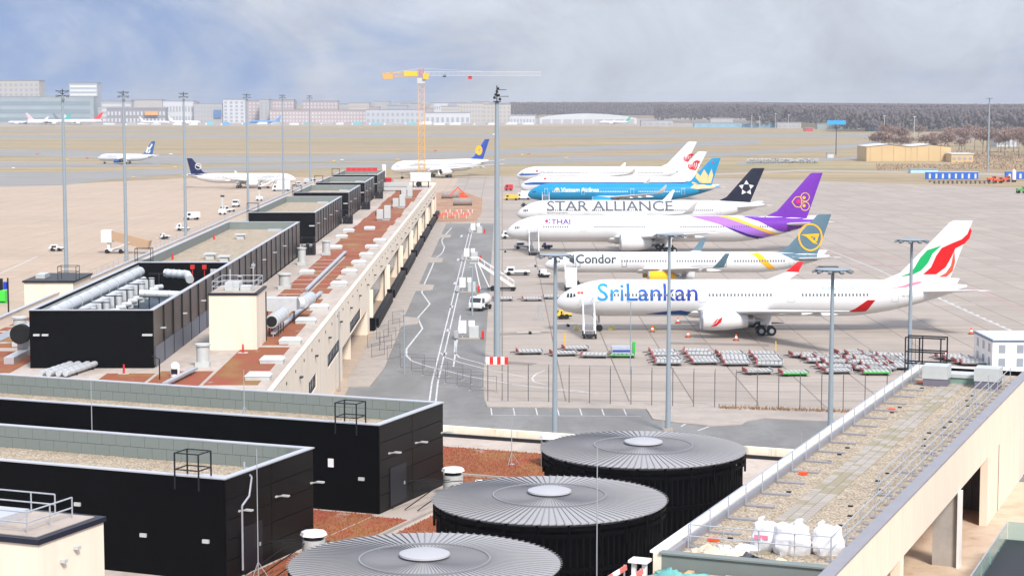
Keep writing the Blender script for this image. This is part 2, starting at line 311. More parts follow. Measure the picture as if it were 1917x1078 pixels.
lines('taxi_line', [[(1744 + i * 12, 551 + i * 5.4), (1750 + i * 12, 553.7 + i * 5.4)] for i in range(13)], .4, LINEW, .016)
lines('taxi_line', [[(0, 365), (250, 356), (480, 352)], [(0, 402), (330, 372), (480, 360)], [(60, 440), (300, 400)], [(0, 512), (70, 480)]], .3, LINEW)
for i, (x0_, x1_, Y_) in enumerate(((0, 62, 294), (-2, 54, 366), (-4, 74, 450), (-3, 66, 518), (-5, 62, 628))):
    struct(MB().strip([(x0_ + 1, Y_), (x1_ + 60, Y_ + .6 * i)], .18, .014).build('lead_in_line', LINEY)); struct(MB().strip([(x0_ + 4, Y_ + 2.6), (x0_ + 30, Y_ + 2.4), (x1_ + 30, Y_ + 1.8)], .5, .009).strip([(x0_ + 4, Y_ - 2.6), (x0_ + 30, Y_ - 2.4), (x1_ + 30, Y_ - 1.8)], .5, .009).build('tyre_mark', mat('tyre_rubber_mark', '948a81', .85, var=.12, vs=.4)))
rt_ = random.Random(9)
for i in range(46):
    x_, y_ = rt_.uniform(10, 190), rt_.uniform(238, 700); w_, h_ = rt_.uniform(1, 6), rt_.uniform(.6, 3); n_ = 9
    struct(MB().sheet([(x_ + w_ * math.cos(6.283 * k / n_) * rt_.uniform(.7, 1.2), y_ + h_ * math.sin(6.283 * k / n_) * rt_.uniform(.7, 1.2)) for k in range(n_)], .006).build('apron_stain', mat('concrete_patch_%d' % (i % 3), ('9b9086', 'b3a89e', '8f857c')[i % 3], .85, var=.1, vs=.6)))
lines('apron_stain', [[(1250, 642), (1440, 646)], [(930, 626), (1030, 622)], [(940, 678), (1000, 682)]], 2.6, mat('oil_stain', '7d736b', .8, var=.2, vs=.5), .008)
# ================================================================ aircraft
BELLY = mat('aircraft_grey', 'a9adb2', .4, spec=.4)
AWHITE = mat('aircraft_white', 'd4d5d6', .35, var=.03, vs=.3, spec=.35, coat=.1)
GLASSD = mat('cockpit_glass', '20262e', .15, spec=.6)
WINM = mat('cabin_window_glass', '5c626b', .25)
METAL = mat('bare_metal', 'b0b3b8', .3, .9)
FAN = mat('engine_inside', '15161a', .5, .4)
def foil(n=9):
    up = [(.5 - .5 * math.cos(math.pi * i / n)) for i in range(n + 1)]
    th = lambda u: 2.97 * math.sqrt(u) - 1.26 * u - 3.516 * u * u + 2.843 * u ** 3 - 1.036 * u ** 4
    return [(u, .5 * th(u)) for u in up] + [(u, -.5 * th(u)) for u in up[-2:0:-1]], th
FOIL, FTH = foil()
def wingsec(xle, y, z, c, tc, vertical=False):
    return [((xle + u * c, y, z + t * tc * c) if not vertical else (xle + u * c, y + t * tc * c, z)) for u, t in FOIL]
_font = {}
def text_bm(body, bold=0., shear=0., space=1.):
    cu = bpy.data.curves.new('t', 'FONT'); cu.body = body; cu.offset = bold; cu.shear = shear; cu.space_character = space; cu.resolution_u = 3; cu.fill_mode = 'FRONT'
    o = bpy.data.objects.new('t', cu); me = bpy.data.meshes.new_from_object(o); bm = bmesh.new(); bm.from_mesh(me)
    bpy.data.objects.remove(o); bpy.data.curves.remove(cu); bpy.data.meshes.remove(me)
    xs = [v.co.x for v in bm.verts]; ys = [v.co.y for v in bm.verts]; x0, x1, y0, y1 = min(xs), max(xs), min(ys), max(ys)
    for v in bm.verts: v.co = ((v.co.x - x0) / (x1 - x0), (v.co.y - y0) / (y1 - y0), 0)
    return bm
def poly_bm(polys):
    bm = bmesh.new()
    for P in polys:
        bm.faces.new([bm.verts.new((x, z, 0)) for x, z in P])
    bmesh.ops.triangulate(bm, faces=bm.faces[:]); return bm
def cut(bm, sx, sz):
    if not bm.verts: return
    for ax, st in ((0, sx), (1, sz)):
        a, b = min(v.co[ax] for v in bm.verts), max(v.co[ax] for v in bm.verts); k = math.ceil(a / st + 1e-6)
        while k * st < b - 1e-6:
            co = [0, 0, 0]; no = [0, 0, 0]; co[ax] = k * st; no[ax] = 1
            bmesh.ops.bisect_plane(bm, geom=bm.verts[:] + bm.edges[:] + bm.faces[:], plane_co=co, plane_no=no); k += 1
class Plane:
    def __init__(s, name, label, loc, rz, L, D, span, height, zc, body=AWHITE, nose=1.5, tail=3.4, wing=None, eng=None, fin=None, finm=None, stab=None, gear=None, winglet=None, wingletm=None, n=56, simple=False, group=None, wm=None, slim=0):
        s.L, s.D, s.zc, s.nose, s.tl, s.n = L, D, zc, nose, tail, n; s.loc = Vector(loc); s.rz = rz; s.simple = simple
        s.root = thing(name, label, 'aircraft', loc, rz, group); rt = s.root
        st = [nose * D * q for q in (0, .004, .02, .05, .1, .17, .26, .32, .38, .45, .52, .6, .68, .76, .85, .92, 1)] + [nose * D + (L - (nose + tail) * D) * k / 6 for k in range(1, 7)] + [L - tail * D * (1 - q) for q in [k / 24 for k in range(1, 24)] + [.985, 1]]
        if simple: st = st[::2] + ([st[-1]] if st[-1] != st[::2][-1] else [])
        rings = []
        for x in st:
            r, c = s.sec(x); rings.append([(x, r * math.cos(2 * math.pi * i / n), c + r * math.sin(2 * math.pi * i / n)) for i in range(n)])
        s.fus = MB().loft(rings).build('fuselage', body, rt, True, fix=True)
        # wings
        xr, cr, ct, sw, dih = wing or (.335 * L, .175 * L, .037 * L, 33, 5.5); b2 = span / 2; y0 = D * .30; zr = zc - D * .30; tsw, td = math.tan(R_(sw)), math.tan(R_(dih))
        s.wing = (xr, cr, ct, tsw, td, zr, y0, b2); wm = wm or AWHITE
        for sd in (-1, 1):
            yk = b2 * .34; ck = cr * .58
            w_ = MB().loft([wingsec(xr, sd * y0, zr, cr, .13), wingsec(xr + (yk - y0) * tsw, sd * yk, zr + (yk - y0) * td * .8, ck, .11), wingsec(xr + (b2 * .75 - y0) * tsw, sd * b2 * .75, zr + (b2 * .75 - y0) * td, ct + (ck - ct) * .38, .1), wingsec(xr + (b2 - y0) * tsw, sd * b2, zr + (b2 - y0) * td * 1.05, ct, .09)]).build('wing', BELLY if wm is None else wm, rt, True, fix=True)
            zt = zr + (b2 - y0) * td * 1.05; xt = xr + (b2 - y0) * tsw
            if winglet:
                hw, ow, sww, cw = winglet
                MB().loft([wingsec(xt, sd * b2, zt, ct, .09), wingsec(xt + sww * .3, sd * (b2 + ow * .55), zt + hw * .25, ct * .8, .08, ow < .8), wingsec(xt + sww, sd * (b2 + ow), zt + hw, cw, .08, True)]).build('winglet', wingletm or AWHITE, w_, True, fix=True)
            if not simple:
                for k in (.32, .5, .66):
                    yy = b2 * k; xx = xr + (yy - y0) * tsw + (cr * .58 if k < .4 else ct + (cr * .58 - ct) * (1 - k) * 1.3) * .62; zz = zr + (yy - y0) * td * .9 - .28
                    MB().lathe([(.02, 0), (.26, 1.2), (.3, 2.4), (.18, 3.6), (.02, 4.4)], 8, (xx, sd * yy, zz), 'x').build('flap_fairing', wm, w_, True)
        # wing root fairing
        MB().loft([[(xr + cr * q, D * .42 * a * k, zc - D * .36 + D * .2 * e * k) for a, e in [(math.cos(t * math.pi / 6), math.sin(t * math.pi / 6)) for t in range(12)]] for q, k in ((-.22, .3), (-.02, .95), (.4, 1.08), (.9, 1.05), (1.25, .35))]).build('wing_root_fairing', body if body is not AWHITE else AWHITE, rt, True, fix=True)
        # tail
        fx, fc, fxt, fct = fin or (.815 * L, .115 * L, .955 * L, .05 * L); s.fin = (fx, fc, fxt, fct, zc + D * .36, height)
        zb = s.fin[4]
        s.finob = MB().loft([wingsec(fx - fc * .28, 0, zb, fc * 1.3, .07, True), wingsec(fx + (fxt - fx) * .18, 0, zb + (height - zb) * .18, fc + (fct - fc) * .16, .1, True), wingsec(fxt - .02 * fc, 0, height - .25, fct, .1, True), wingsec(fxt + fct * .12, 0, height, fct * .85, .06, True)]).build('tail_fin', finm or body, rt, True, fix=True)
        sx, sc, sct, sh, ssw = stab or (.875 * L, .095 * L, .032 * L, .155 * L, 36)
        for sd in (-1, 1):
            MB().loft([wingsec(sx, sd * D * .12, zc + D * .17, sc, .1), wingsec(sx + sh * math.tan(R_(ssw)), sd * sh, zc + D * .17 + sh * .11, sct, .09)]).build('tailplane', AWHITE, rt, True, fix=True)
        # engines
        for (ex, ey, ez, er, el, em) in (eng or []):
            for sd in (-1, 1):
                e = MB().lathe([(er * .82, 1.0), (er * .84, .3), (er * .9, .05), (er * .96, 0), (er * 1.0, .25), (er * 1.05, el * .3), (er * 1.02, el * .55), (er * .86, el * .85), (er * .74, el), (er * .68, el * .97)], 24, (ex, sd * ey, ez), 'x').build('engine', em, rt, True)
                if simple: continue
                MB().lathe([(er * .82, .9), (er * .3, .85), (.02, .35)], 20, (ex, sd * ey, ez), 'x').build('fan', FAN, e, True)
                MB().lathe([(er * .72, el * .9), (er * .55, el * .98), (er * .5, el * 1.12), (er * .3, el * 1.15), (.03, el * 1.38)], 18, (ex, sd * ey, ez), 'x').build('exhaust', METAL, e, True)
                MB().lathe([(er * .955, -.01), (er * .985, .05), (er * 1.012, .3)], 24, (ex, sd * ey, ez), 'x').build('inlet_lip', METAL, e, True)
                wz = zr + (ey - y0) * td
                MB().loft([[(ex + el * a, sd * ey - q * .16, zz) for a, zz, q in ((.3, ez + er * .95, -1), (1.15, ez + er * .55, -1), (1.15, ez + er * .55, 1), (.3, ez + er * .95, 1))], [(ex + el * a, sd * ey - q * .16, zz) for a, zz, q in ((.62, wz + .15, -1), (1.5, wz - .1, -1), (1.5, wz - .1, 1), (.62, wz + .15, 1))]]).build('pylon', wm, e, fix=True)
        # undercarriage
        gx, gy, gr, rows, nx = gear or (.49 * L, .085 * L, .7, 2, .105 * L)
        if not simple:
            for y in (-gy, gy):
                g = MB().cyl((gx, y, gr), (gx, y * .95, zr + .2), .22, .28, 10).cyl((gx + 1.1, y * .6, zr), (gx + .1, y, gr * 1.8), .09).bar((gx - .8 * rows + .1, y, gr), (gx + .8 * rows - .1, y, gr), .25, .3).build('landing_gear', BELLY, rt, True)
                for k in range(rows):
                    for q in (-1, 1):
                        x = gx + (k - (rows - 1) / 2) * gr * 2.15
                        wh = MB().cyl((x, y + q * .45, gr), (x, y + q * .95, gr), gr, n=20).build('wheel', BLACKR, g, True)
                        MB().cyl((x, y + q * .93, gr), (x, y + q * .975, gr), gr * .48, n=12).build('hub', GREYM, g, True)
                MB().box(gx - .9, gx + .7, y - .08 * (1 if y > 0 else -1) + (.75 if y > 0 else -.75), y + (.8 if y > 0 else -.8), gr * 2.3, zr - .05).build('gear_door', AWHITE, g)
            g = MB().cyl((nx, 0, .5), (nx - .2, 0, zc - D * .3), .14, .18, 8).cyl((nx - 1.4, 0, zc - D * .42), (nx - .1, 0, 1.1), .07).build('landing_gear', BELLY, rt, True)
            for q in (-1, 1): MB().cyl((nx, q * .16, .5), (nx, q * .5, .5), .5, n=16).build('wheel', BLACKR, g, True)
    def sec(s, x):
        D, L = s.D, s.L; r = D / 2; c = s.zc; a = s.nose * D; t0 = L - s.tl * D
        if x < a:
            u = max(x / a, 1e-5); r = D / 2 * (1 - (1 - u) ** 2.05) ** .56; c = s.zc - .15 * D * (1 - u) ** 2.2
        elif x > t0:
            v = (x - t0) / (s.tl * D); r = D / 2 * (1 - .93 * v ** 1.75); c = s.zc + D / 2 - .16 * D * v ** 2.2 - r
        return max(r, .02), c
    def ysurf(s, x, z):
        r, c = s.sec(x); d = max(-.985, min(.985, (z - c) / r)); return r * math.sqrt(1 - d * d)
    def px(s, x, y, yl=None):
        """photo pixel -> local (x, z) on the lengthwise plane yl"""
        it = 4 if yl is None else 1; yl = -s.D * .45 if yl is None else yl; m = Matrix.Rotation(-s.rz, 3, 'Z'); o = m @ (CAM - s.loc); d = m @ ray(x, y)
        for _ in range(it):
            q = o + d * ((yl - o.y) / d.y)
            if it > 1: yl = -.5 * (s.ysurf(q.x, q.z) - yl)
        return q.x, q.z
    def _put(s, bm, name, m, side, off=.035, parent=None, fin=False):
        for v in bm.verts:
            x, z = v.co.x, v.co.y
            if fin:
                fx, fc, fxt, fct, zb, zt = s.fin; k = max(0, min(1, (z - zb) / (zt - zb))); c = fc + (fct - fc) * k; le = fx + (fxt - fx) * k; u = max(0.001, min(.999, (x - le) / c)); y = .055 * c * FTH(u) + .03
            else:
                r, cc = s.sec(x); z = max(cc - r * .985, min(cc + r * .985, z)); y = s.ysurf(x, z) + off
            v.co = (x, side * y, z)
        if side < 0:
            pass
        me = bpy.data.meshes.new(name); bmesh.ops.recalc_face_normals(bm, faces=bm.faces[:]); bm.to_mesh(me); bm.free(); me.materials.append(m)
        return place(name, me, parent or (s.finob if fin else s.fus))
    def text(s, body, x0, x1, z0, z1, m, side=-1, name='lettering', **k):
        bm = text_bm(body, **k)
        for v in bm.verts:
            u = v.co.x; v.co = ((x0 + (x1 - x0) * u) if side < 0 else (x1 - (x1 - x0) * u), z0 + (z1 - z0) * v.co.y, 0)
        cut(bm, .7, .25); return s._put(bm, name, m, side)
    def textpx(s, body, a, b, m, name='lettering', **k):
        x0, z1 = s.px(*a); x1, z0 = s.px(*b); return s.text(body, x0, x1, z0, z1, m, name=name, **k)
    def decal(s, polys, m, name='livery', side=-1, pix=True, fin=False, off=.035, n=.25):
        if pix: polys = [[s.px(x, y, 0 if fin else None) for x, y in P] for P in polys]
        bm = poly_bm(polys); cut(bm, .5 if not fin else .45, n); return s._put(bm, name, m, side, off, fin=fin)
    def windows(s, spans, z, m=WINM, pitch=.55, side=-1):
        bm = bmesh.new()
        for a, b in spans:
            for i in range(int((b - a) / pitch)):
                x = a + i * pitch; bm.faces.new([bm.verts.new((x + p, z + q, 0)) for p, q in ((0, -.2), (.26, -.2), (.26, .2), (0, .2))])
        return stuff(s._put(bm, 'cabin_window_row', m, side, .045))
    def doors(s, xs, z0, h, m, side=-1, w=1.1):
        for x in xs:
            t = .07; bm = poly_bm([[(x, z0), (x + w, z0), (x + w, z0 + t), (x, z0 + t)], [(x, z0 + h - t), (x + w, z0 + h - t), (x + w, z0 + h), (x, z0 + h)], [(x, z0), (x + t, z0), (x + t, z0 + h), (x, z0 + h)], [(x + w - t, z0), (x + w, z0), (x + w, z0 + h), (x + w - t, z0 + h)]])
            cut(bm, 2, .3); s._put(bm, 'door_outline', m, side, .024)
    def cockpit(s, x0, x1, z0, z1, side=-1, m=GLASSD):
        w = (x1 - x0) / 3
        for k in range(3):
            a = x0 + k * w + .05; b = x0 + (k + 1) * w - .05; zt = z1 - (.25 if k == 0 else 0) * (z1 - z0)
            bm = poly_bm([[(a, z0 + (.1 if k == 2 else 0)), (b, z0 + (.18 if k == 2 else .03)), (b - .02, z1 - (.12 if k == 2 else 0)), (a + .1, zt)]]); cut(bm, .3, .3); s._put(bm, 'cockpit_window', m, side, .02)
def lerp(a, b, t): return a + (b - a) * t
def arc(cx, cy, r, a0, a1, n=14, ry=None): return [(cx + r * math.cos(R_(a0 + (a1 - a0) * i / n)), cy - (ry or r) * math.sin(R_(a0 + (a1 - a0) * i / n))) for i in range(n + 1)]
def ringpoly(outer, inner): return [[outer[i], outer[i + 1], inner[i + 1], inner[i]] for i in range(len(outer) - 1)]
def thick(pts, w):
    """a stroke of width w along pixel points, as quads"""
    out = []
    for i in range(len(pts) - 1):
        (x0, y0), (x1, y1) = pts[i], pts[i + 1]; l = math.hypot(x1 - x0, y1 - y0); nx, ny = -(y1 - y0) / l * w / 2, (x1 - x0) / l * w / 2
        out.append([(x0 + nx, y0 + ny), (x1 + nx, y1 + ny), (x1 - nx, y1 - ny), (x0 - nx, y0 - ny)])
    return out
def noseat(px, Y): return (PY(px, 400, Y).x, Y, 0)
DOORL = mat('door_outline_grey', 'b4b9c0', .5)
# --- white airliner with blue lettering and peacock tail
GRADB = bpy.data.materials.new('blue_gradient_print'); GRADB.use_nodes = True
_t = GRADB.node_tree; _b = _t.nodes['Principled BSDF']; _b.inputs['Roughness'].default_value = .5; _b.inputs['Specular IOR Level'].default_value = .1
_x = N('ShaderNodeTexCoord', _t); _s = N('ShaderNodeSeparateXYZ', _t); _c = N('ShaderNodeValToRGB', _t)
_c.color_ramp.elements[0].color = (*lin('2a9ad6'), 1); _c.color_ramp.elements[1].color = (*lin('263a92'), 1); _c.color_ramp.elements[1].position = .85
_e = _c.color_ramp.elements.new(.4); _e.color = (*lin('1f5fb4'), 1)
_t.links.new(_x.outputs['Generated'], _s.inputs[0]); _t.links.new(_s.outputs[0], _c.inputs[0]); _t.links.new(_c.outputs[0], _b.inputs[0])
RED = mat('livery_red', 'd3191c', .5, spec=.1); PINK = mat('livery_pink', 'd9788c', .5, spec=.1); GREEN = mat('livery_green', '13a05c', .5, spec=.1); CORAL = mat('livery_coral', 'd9533f', .5, spec=.1)
NAVY = mat('livery_navy', '12285c', .5, spec=.1); BLUE = mat('livery_blue', '1d4f96', .5, spec=.1)
p = Plane('airliner', 'white airliner with blue lettering and a red and green tail emblem', noseat(1041, 294), 0, 63.2, 5.64, 60.3, 17.0, 5.15, eng=[(21.3, 9.4, 2.75, 1.45, 7.0, AWHITE)], gear=(31.6, 5.4, .72, 2, 6.7), winglet=(1.7, 1.3, 2.3, 1.1), wingletm=RED, fin=(51.2, 8.9, 60.6, 3.4))
p.textpx('SriLankan', (1118, 530), (1306, 563), GRADB, bold=.007)
p.windows([(8.2, 21), (23.2, 33.5), (37.4, 48)], 5.85); p.doors([5.6, 21.7, 35.2, 51.2], 4.7, 2.0, DOORL); p.cockpit(1.55, 3.0, 5.35, 6.0)
p.decal([[(1081, 546), (1086, 546), (1086, 550), (1081, 550)], [(1087, 546), (1092, 546), (1092, 550), (1087, 550)]], CORAL, 'flag')
p.textpx('www.srilankan.com', (1537, 533), (1637, 543), mat('livery_pale_blue', '7f9cc0', .5, spec=.1))
p.textpx('4R-ALS', (1688, 552), (1706, 555.5), mat('livery_grey', '8a9098', .4))
p.decal([[(1208, 588), (1246, 583), (1275, 581), (1306, 587), (1306, 592), (1270, 589), (1240, 589)]], BLUE, 'belly_stripe')
p.decal([[(1682, 518), (1704, 510), (1712, 499), (1722, 482), (1735, 468), (1762, 459), (1745, 474), (1736, 492), (1724, 505), (1706, 514)]], GREEN, 'emblem', fin=True)
p.decal([[(1727, 513), (1742, 500), (1752, 478), (1762, 464), (1782, 455), (1800, 448), (1811, 438), (1816, 426), (1819, 432), (1815, 446), (1806, 456), (1788, 465), (1780, 482), (1770, 500), (1752, 513)]], RED, 'emblem', fin=True)
p.decal([[(1663, 540), (1690, 535), (1712, 526), (1727, 513), (1752, 513), (1742, 521), (1722, 531), (1695, 538)]], PINK, 'emblem_tail', off=.05)
p.decal([[(1757, 518), (1770, 511), (1780, 497), (1786, 468), (1788, 490), (1783, 508), (1772, 518)]], CORAL, 'emblem', fin=True)
e = [o for o in p.root.children if o.name.startswith('engine')][0]
bm = poly_bm([[p.px(x, y, -10.75) for x, y in P] for P in ([(1330, 611), (1341, 604), (1346, 597), (1353, 592), (1350, 602), (1341, 610)], [(1334, 606), (1342, 597), (1346, 595), (1340, 603)])])
for v in bm.verts:
    dz = v.co.y - 2.75; v.co = (v.co.x, -9.4 - math.sqrt(max(.1, 1.545 ** 2 - dz * dz)) - .03, v.co.y)
me = bpy.data.meshes.new('emblem'); bm.to_mesh(me); bm.free(); me.materials.append(RED); place('emblem', me, e)
# --- white narrow-body with yellow engines and slate tail
SLATE = mat('livery_slate', '587280', .5, spec=.1); CONY = mat('livery_amber', 'eeb022', .5, spec=.1); CONT = mat('livery_dark_slate', '36424b', .5, spec=.1)
p = Plane('airliner', 'slim white airliner with yellow engines and a slate tail with yellow ring', noseat(1020, 366), 0, 54.4, 3.95, 38.5, 13.7, 4.55, nose=1.7, tail=3.6, eng=[(19.2, 6.5, 2.2, 1.2, 5.2, CONY)], gear=(27.5, 3.7, .55, 2, 6.2), winglet=(2.6, .7, 2.2, .8), wingletm=SLATE, finm=SLATE, fin=(45.0, 6.9, 52, 2.7))
p.textpx('Condor', (1078, 476), (1154, 493), CONT, bold=.02); p.windows([(14.5, 23.5), (25, 33), (36, 46)], 4.95, pitch=.52); p.doors([5.8, 14.6, 33.6], 3.8, 1.9, CONT, w=.9); p.doors([46.6], 3.8, 1.9, DOORL, w=.9); p.cockpit(1.6, 2.9, 4.5, 5.05)
p.decal([[(1066, 481), (1075, 476), (1075, 494), (1066, 489)]], CONT, 'emblem')
p.decal([[(1398, 470), (1412, 470), (1426, 477), (1437, 489), (1452, 503), (1440, 504), (1425, 492), (1414, 480)]], CONY, 'livery_band')
p.decal([[(1462, 475), (1478, 466), (1530, 466), (1530, 488), (1490, 488)]], SLATE, 'tail_livery', off=.03)
p.decal(ringpoly(arc(1517, 444, 23, 0, 360, 28, 26), arc(1517, 444, 20, 0, 360, 28, 23)), CONY, 'tail_ring', fin=True)
p.decal([[(1499, 439), (1533, 437), (1532, 441), (1517, 443), (1531, 457), (1522, 455), (1509, 443)], [(1517, 446), (1533, 439), (1529, 452), (1525, 452), (1527, 444)]], CONY, 'emblem', fin=True)
# --- big twin with purple tail
PURP = mat('livery_purple', '6c2ea0', .5, spec=.1); LIL = mat('livery_lilac', 'a06ed0', .5, spec=.1); GOLD = mat('livery_gold', 'e0b043', .5, spec=.1); MAG = mat('livery_magenta', 'c32a72', .5, spec=.1); DPURP = mat('livery_deep_purple', '3c1d7c', .5, spec=.1)
p = Plane('airliner', 'large white airliner with purple tail and sweeping gold and purple stripes', noseat(948, 450), 0, 73.7, 6.2, 62.5, 18.4, 5.35, nose=1.45, tail=3.4, eng=[(26.0, 9.9, 2.85, 1.85, 7.2, AWHITE)], gear=(37.5, 5.6, .67, 3, 6.0), finm=PURP, fin=(61.8, 8.4, 71.2, 2.9))
p.textpx('THAI', (1032, 410), (1068, 420), mat('livery_violet', '5f3590', .5, spec=.1), bold=.02)
p.decal([[(1019, 414), (1024, 410), (1027, 414), (1024, 418)], [(1026, 411), (1030, 409), (1030, 413)], [(1026, 417), (1030, 415), (1030, 419)]], MAG, 'emblem')
p.windows([(8.6, 15.2), (20.5, 33), (40.5, 51), (52.5, 62)], 6.0); p.doors([5.4, 17.3, 36.5, 47.6, 63.8], 4.9, 2.0, DOORL); p.cockpit(1.9, 3.1, 5.45, 6.05)
p.decal([[(1282, 402), (1330, 402), (1360, 407), (1400, 420), (1440, 436), (1472, 442), (1462, 446), (1436, 446), (1400, 438), (1370, 428), (1340, 418)]], LIL, 'livery_band')
p.decal([[(1355, 423), (1372, 428), (1400, 438), (1436, 446), (1444, 447), (1420, 448), (1400, 443), (1376, 433)]], DPURP, 'livery_band', off=.055)
p.decal([[(1330, 402), (1352, 402), (1380, 408), (1420, 424), (1452, 436), (1476, 440), (1472, 443), (1440, 438), (1400, 422), (1360, 408)]], GOLD, 'livery_band', off=.065)
p.decal([[(1380, 402), (1440, 402), (1520, 404), (1540, 412), (1520, 428), (1482, 438), (1456, 432), (1420, 414)]], PURP, 'tail_livery', off=.03)
tx, ty = 1500, 378
def heart(cx, cy, k, w): return thick([(cx - 17 * k, cy), (cx - 10 * k, cy - 9 * k), (cx - 2 * k, cy - 10 * k), (cx + 1 * k, cy - 5 * k), (cx + 1 * k, cy + 5 * k), (cx - 2 * k, cy + 10 * k), (cx - 10 * k, cy + 9 * k), (cx - 17 * k, cy)], w)
p.decal(heart(1499, 378, 1, 1.6) + thick(arc(1507, 369, 8, 0, 360, 16), 1.5) + thick(arc(1507, 386, 8, 0, 360, 16), 1.5), GOLD, 'emblem', fin=True)
p.decal([arc(1494, 377, 4.6, 0, 330, 10)], MAG, 'emblem_centre', fin=True); p.decal([arc(1505, 370, 3, 0, 330, 8), arc(1505, 385, 3, 0, 330, 8)], CONY, 'emblem_centre', fin=True)
# --- white wide-body with dark navy star tail
NIGHT = mat('livery_night', '171c2e', .5, spec=.1); STEXT = mat('livery_silver_grey', '5a5f67', .5, spec=.1)
p = Plane('airliner', 'white airliner with large grey capitals and a dark tail with five triangles', noseat(968, 518), 0, 66.6, 6.0, 63, 17.1, 5.5, nose=1.45, eng=[(22.6, 10.2, 2.9, 1.7, 6.6, AWHITE)], gear=(33.4, 5.4, .7, 2, 6.2), winglet=(3.0, 1.4, 3.2, .6), finm=NIGHT, fin=(55.0, 7.6, 63.2, 3.5))
p.textpx('STAR ALLIANCE', (1024, 376), (1260, 395), STEXT, bold=.012); p.textpx('Ethiopian', (1025, 397), (1062, 400.5), STEXT)
p.windows([(8, 17), (20, 34), (38, 53)], 5.95); p.doors([5.6, 18, 35, 53.6], 4.9, 2.0, DOORL); p.cockpit(1.6, 3.0, 5.5, 6.15)
ST5 = []
for k in range(5):
    a = R_(90 + 72 * k); cx, cy = 1397 + 9.5 * math.cos(a), 352 - 9.5 * math.sin(a); q = []
    for m_ in (0, 120, 240): q.append((cx + 5.4 * math.cos(a + R_(m_)), cy - 5.4 * math.sin(a + R_(m_))))
    ST5.append(q)
p.decal(ST5, AWHITE, 'emblem', fin=True)
# --- turquoise wide-body with golden lotus
TURQ = mat('livery_turquoise', '0f86b4', .45, var=.03, vs=.2, spec=.15); LOTUS = mat('livery_pale_gold', 'd9bd86', .5, spec=.1)
p = Plane('airliner', 'turquoise blue airliner with a pale gold lotus on its tail', noseat(988, 628), 0, 62.6, 5.85, 60, 16.5, 5.4, body=TURQ, nose=1.4, eng=[(20.5, 9.7, 2.8, 1.65, 6.2, TURQ)], gear=(30.5, 5.2, .7, 2, 6), winglet=(2.6, 1.2, 3, .5), finm=TURQ, fin=(51.6, 8.2, 60, 3.0))
p.textpx('Vietnam Airlines', (1050, 351.5), (1121, 359.5), AWHITE, bold=.025); p.windows([(8, 16), (19, 33), (36, 50)], 5.7, AWHITE); p.doors([5.4, 17.4, 33.4, 50], 4.7, 2, AWHITE); p.cockpit(1.4, 2.7, 5.3, 5.9)
p.decal([[(1037, 357), (1040, 353), (1043, 351), (1046, 353), (1048, 357)]], LOTUS, 'emblem')
p.decal([[(1292, 352), (1300, 345), (1312, 344), (1330, 345), (1343, 348), (1330, 353), (1310, 355)]], LOTUS, 'lotus_base')
p.decal([[(1313, 343), (1311, 330), (1318, 317), (1325, 328), (1324, 343)], [(1324, 343), (1326, 330), (1332, 316), (1335, 328), (1331, 343)], [(1311, 343), (1302, 333), (1303, 322), (1310, 328), (1313, 336)], [(1307, 344), (1296, 340), (1294, 343), (1300, 345)]], LOTUS, 'emblem', fin=True)
p.decal([arc(1335, 303.5, 2, 0, 330, 8)], RED, 'flag', fin=True)
# --- two white airliners with red phoenix tails
for (nm, Y, Lh, Dm, hh, lab, cx, cy, nx, k) in (('a', 687, 66.3, 5.8, 17.0, 'white airliner with blue waist stripe and red phoenix tail beside the turquoise one', 1298, 310, 974, 1), ('b', 785, 73.2, 6.1, 18.4, 'white airliner with red phoenix tail, last of the row towards the runway', 1288, 296, 967, .85)):
    p = Plane('airliner', lab, noseat(nx, Y), 0, Lh, Dm, 61, hh, 5.35, eng=[(.345 * Lh, 9.8, 2.8, 1.6, 6.4, AWHITE)], winglet=(2.4, 1.2, 2.8, .6))
    p.decal([[(980, 343), (1000, 341), (1292, 341), (1292, 345), (1000, 346), (984, 346)]] if k == 1 else [[(970, 326.5), (985, 325), (1012, 325), (1005, 327.5), (975, 329)]], BLUE, 'waist_stripe'); p.windows([(9, 30), (34, .82 * Lh)], 5.9); p.cockpit(1.6, 2.9, 5.35, 5.95)
    x0 = 1012 if k < 1 else 1026
    p.textpx('AIR CHINA', (x0, 319.5 if k < 1 else 333), (x0 + 24, 322.5 if k < 1 else 336.5), STEXT); xr = 1003 if k < 1 else 1018
    p.decal([[(xr, 319), (xr + 5, 319), (xr + 5, 322), (xr, 322)]] if k < 1 else [[(xr, 333), (xr + 5, 333), (xr + 5, 336), (xr, 336)]], RED, 'flag')
    S = []
    for i in range(3):
        o = i * 4.0 * k; S += thick([(cx - 8 * k + o, cy + (3 + i) * k - 6 * k), (cx - 9 * k + o, cy + 3 * k), (cx - 5 * k + o, cy + 7 * k + i * k), (cx - 1 * k + o, cy + 2 * k), (cx + o, cy - 5 * k - i * k), (cx + 4 * k + o, cy - 8 * k), (cx + 9 * k, cy - 9 * k + i * 2.5 * k)], 2.3 * k)
    p.decal(S, RED, 'emblem', fin=True)
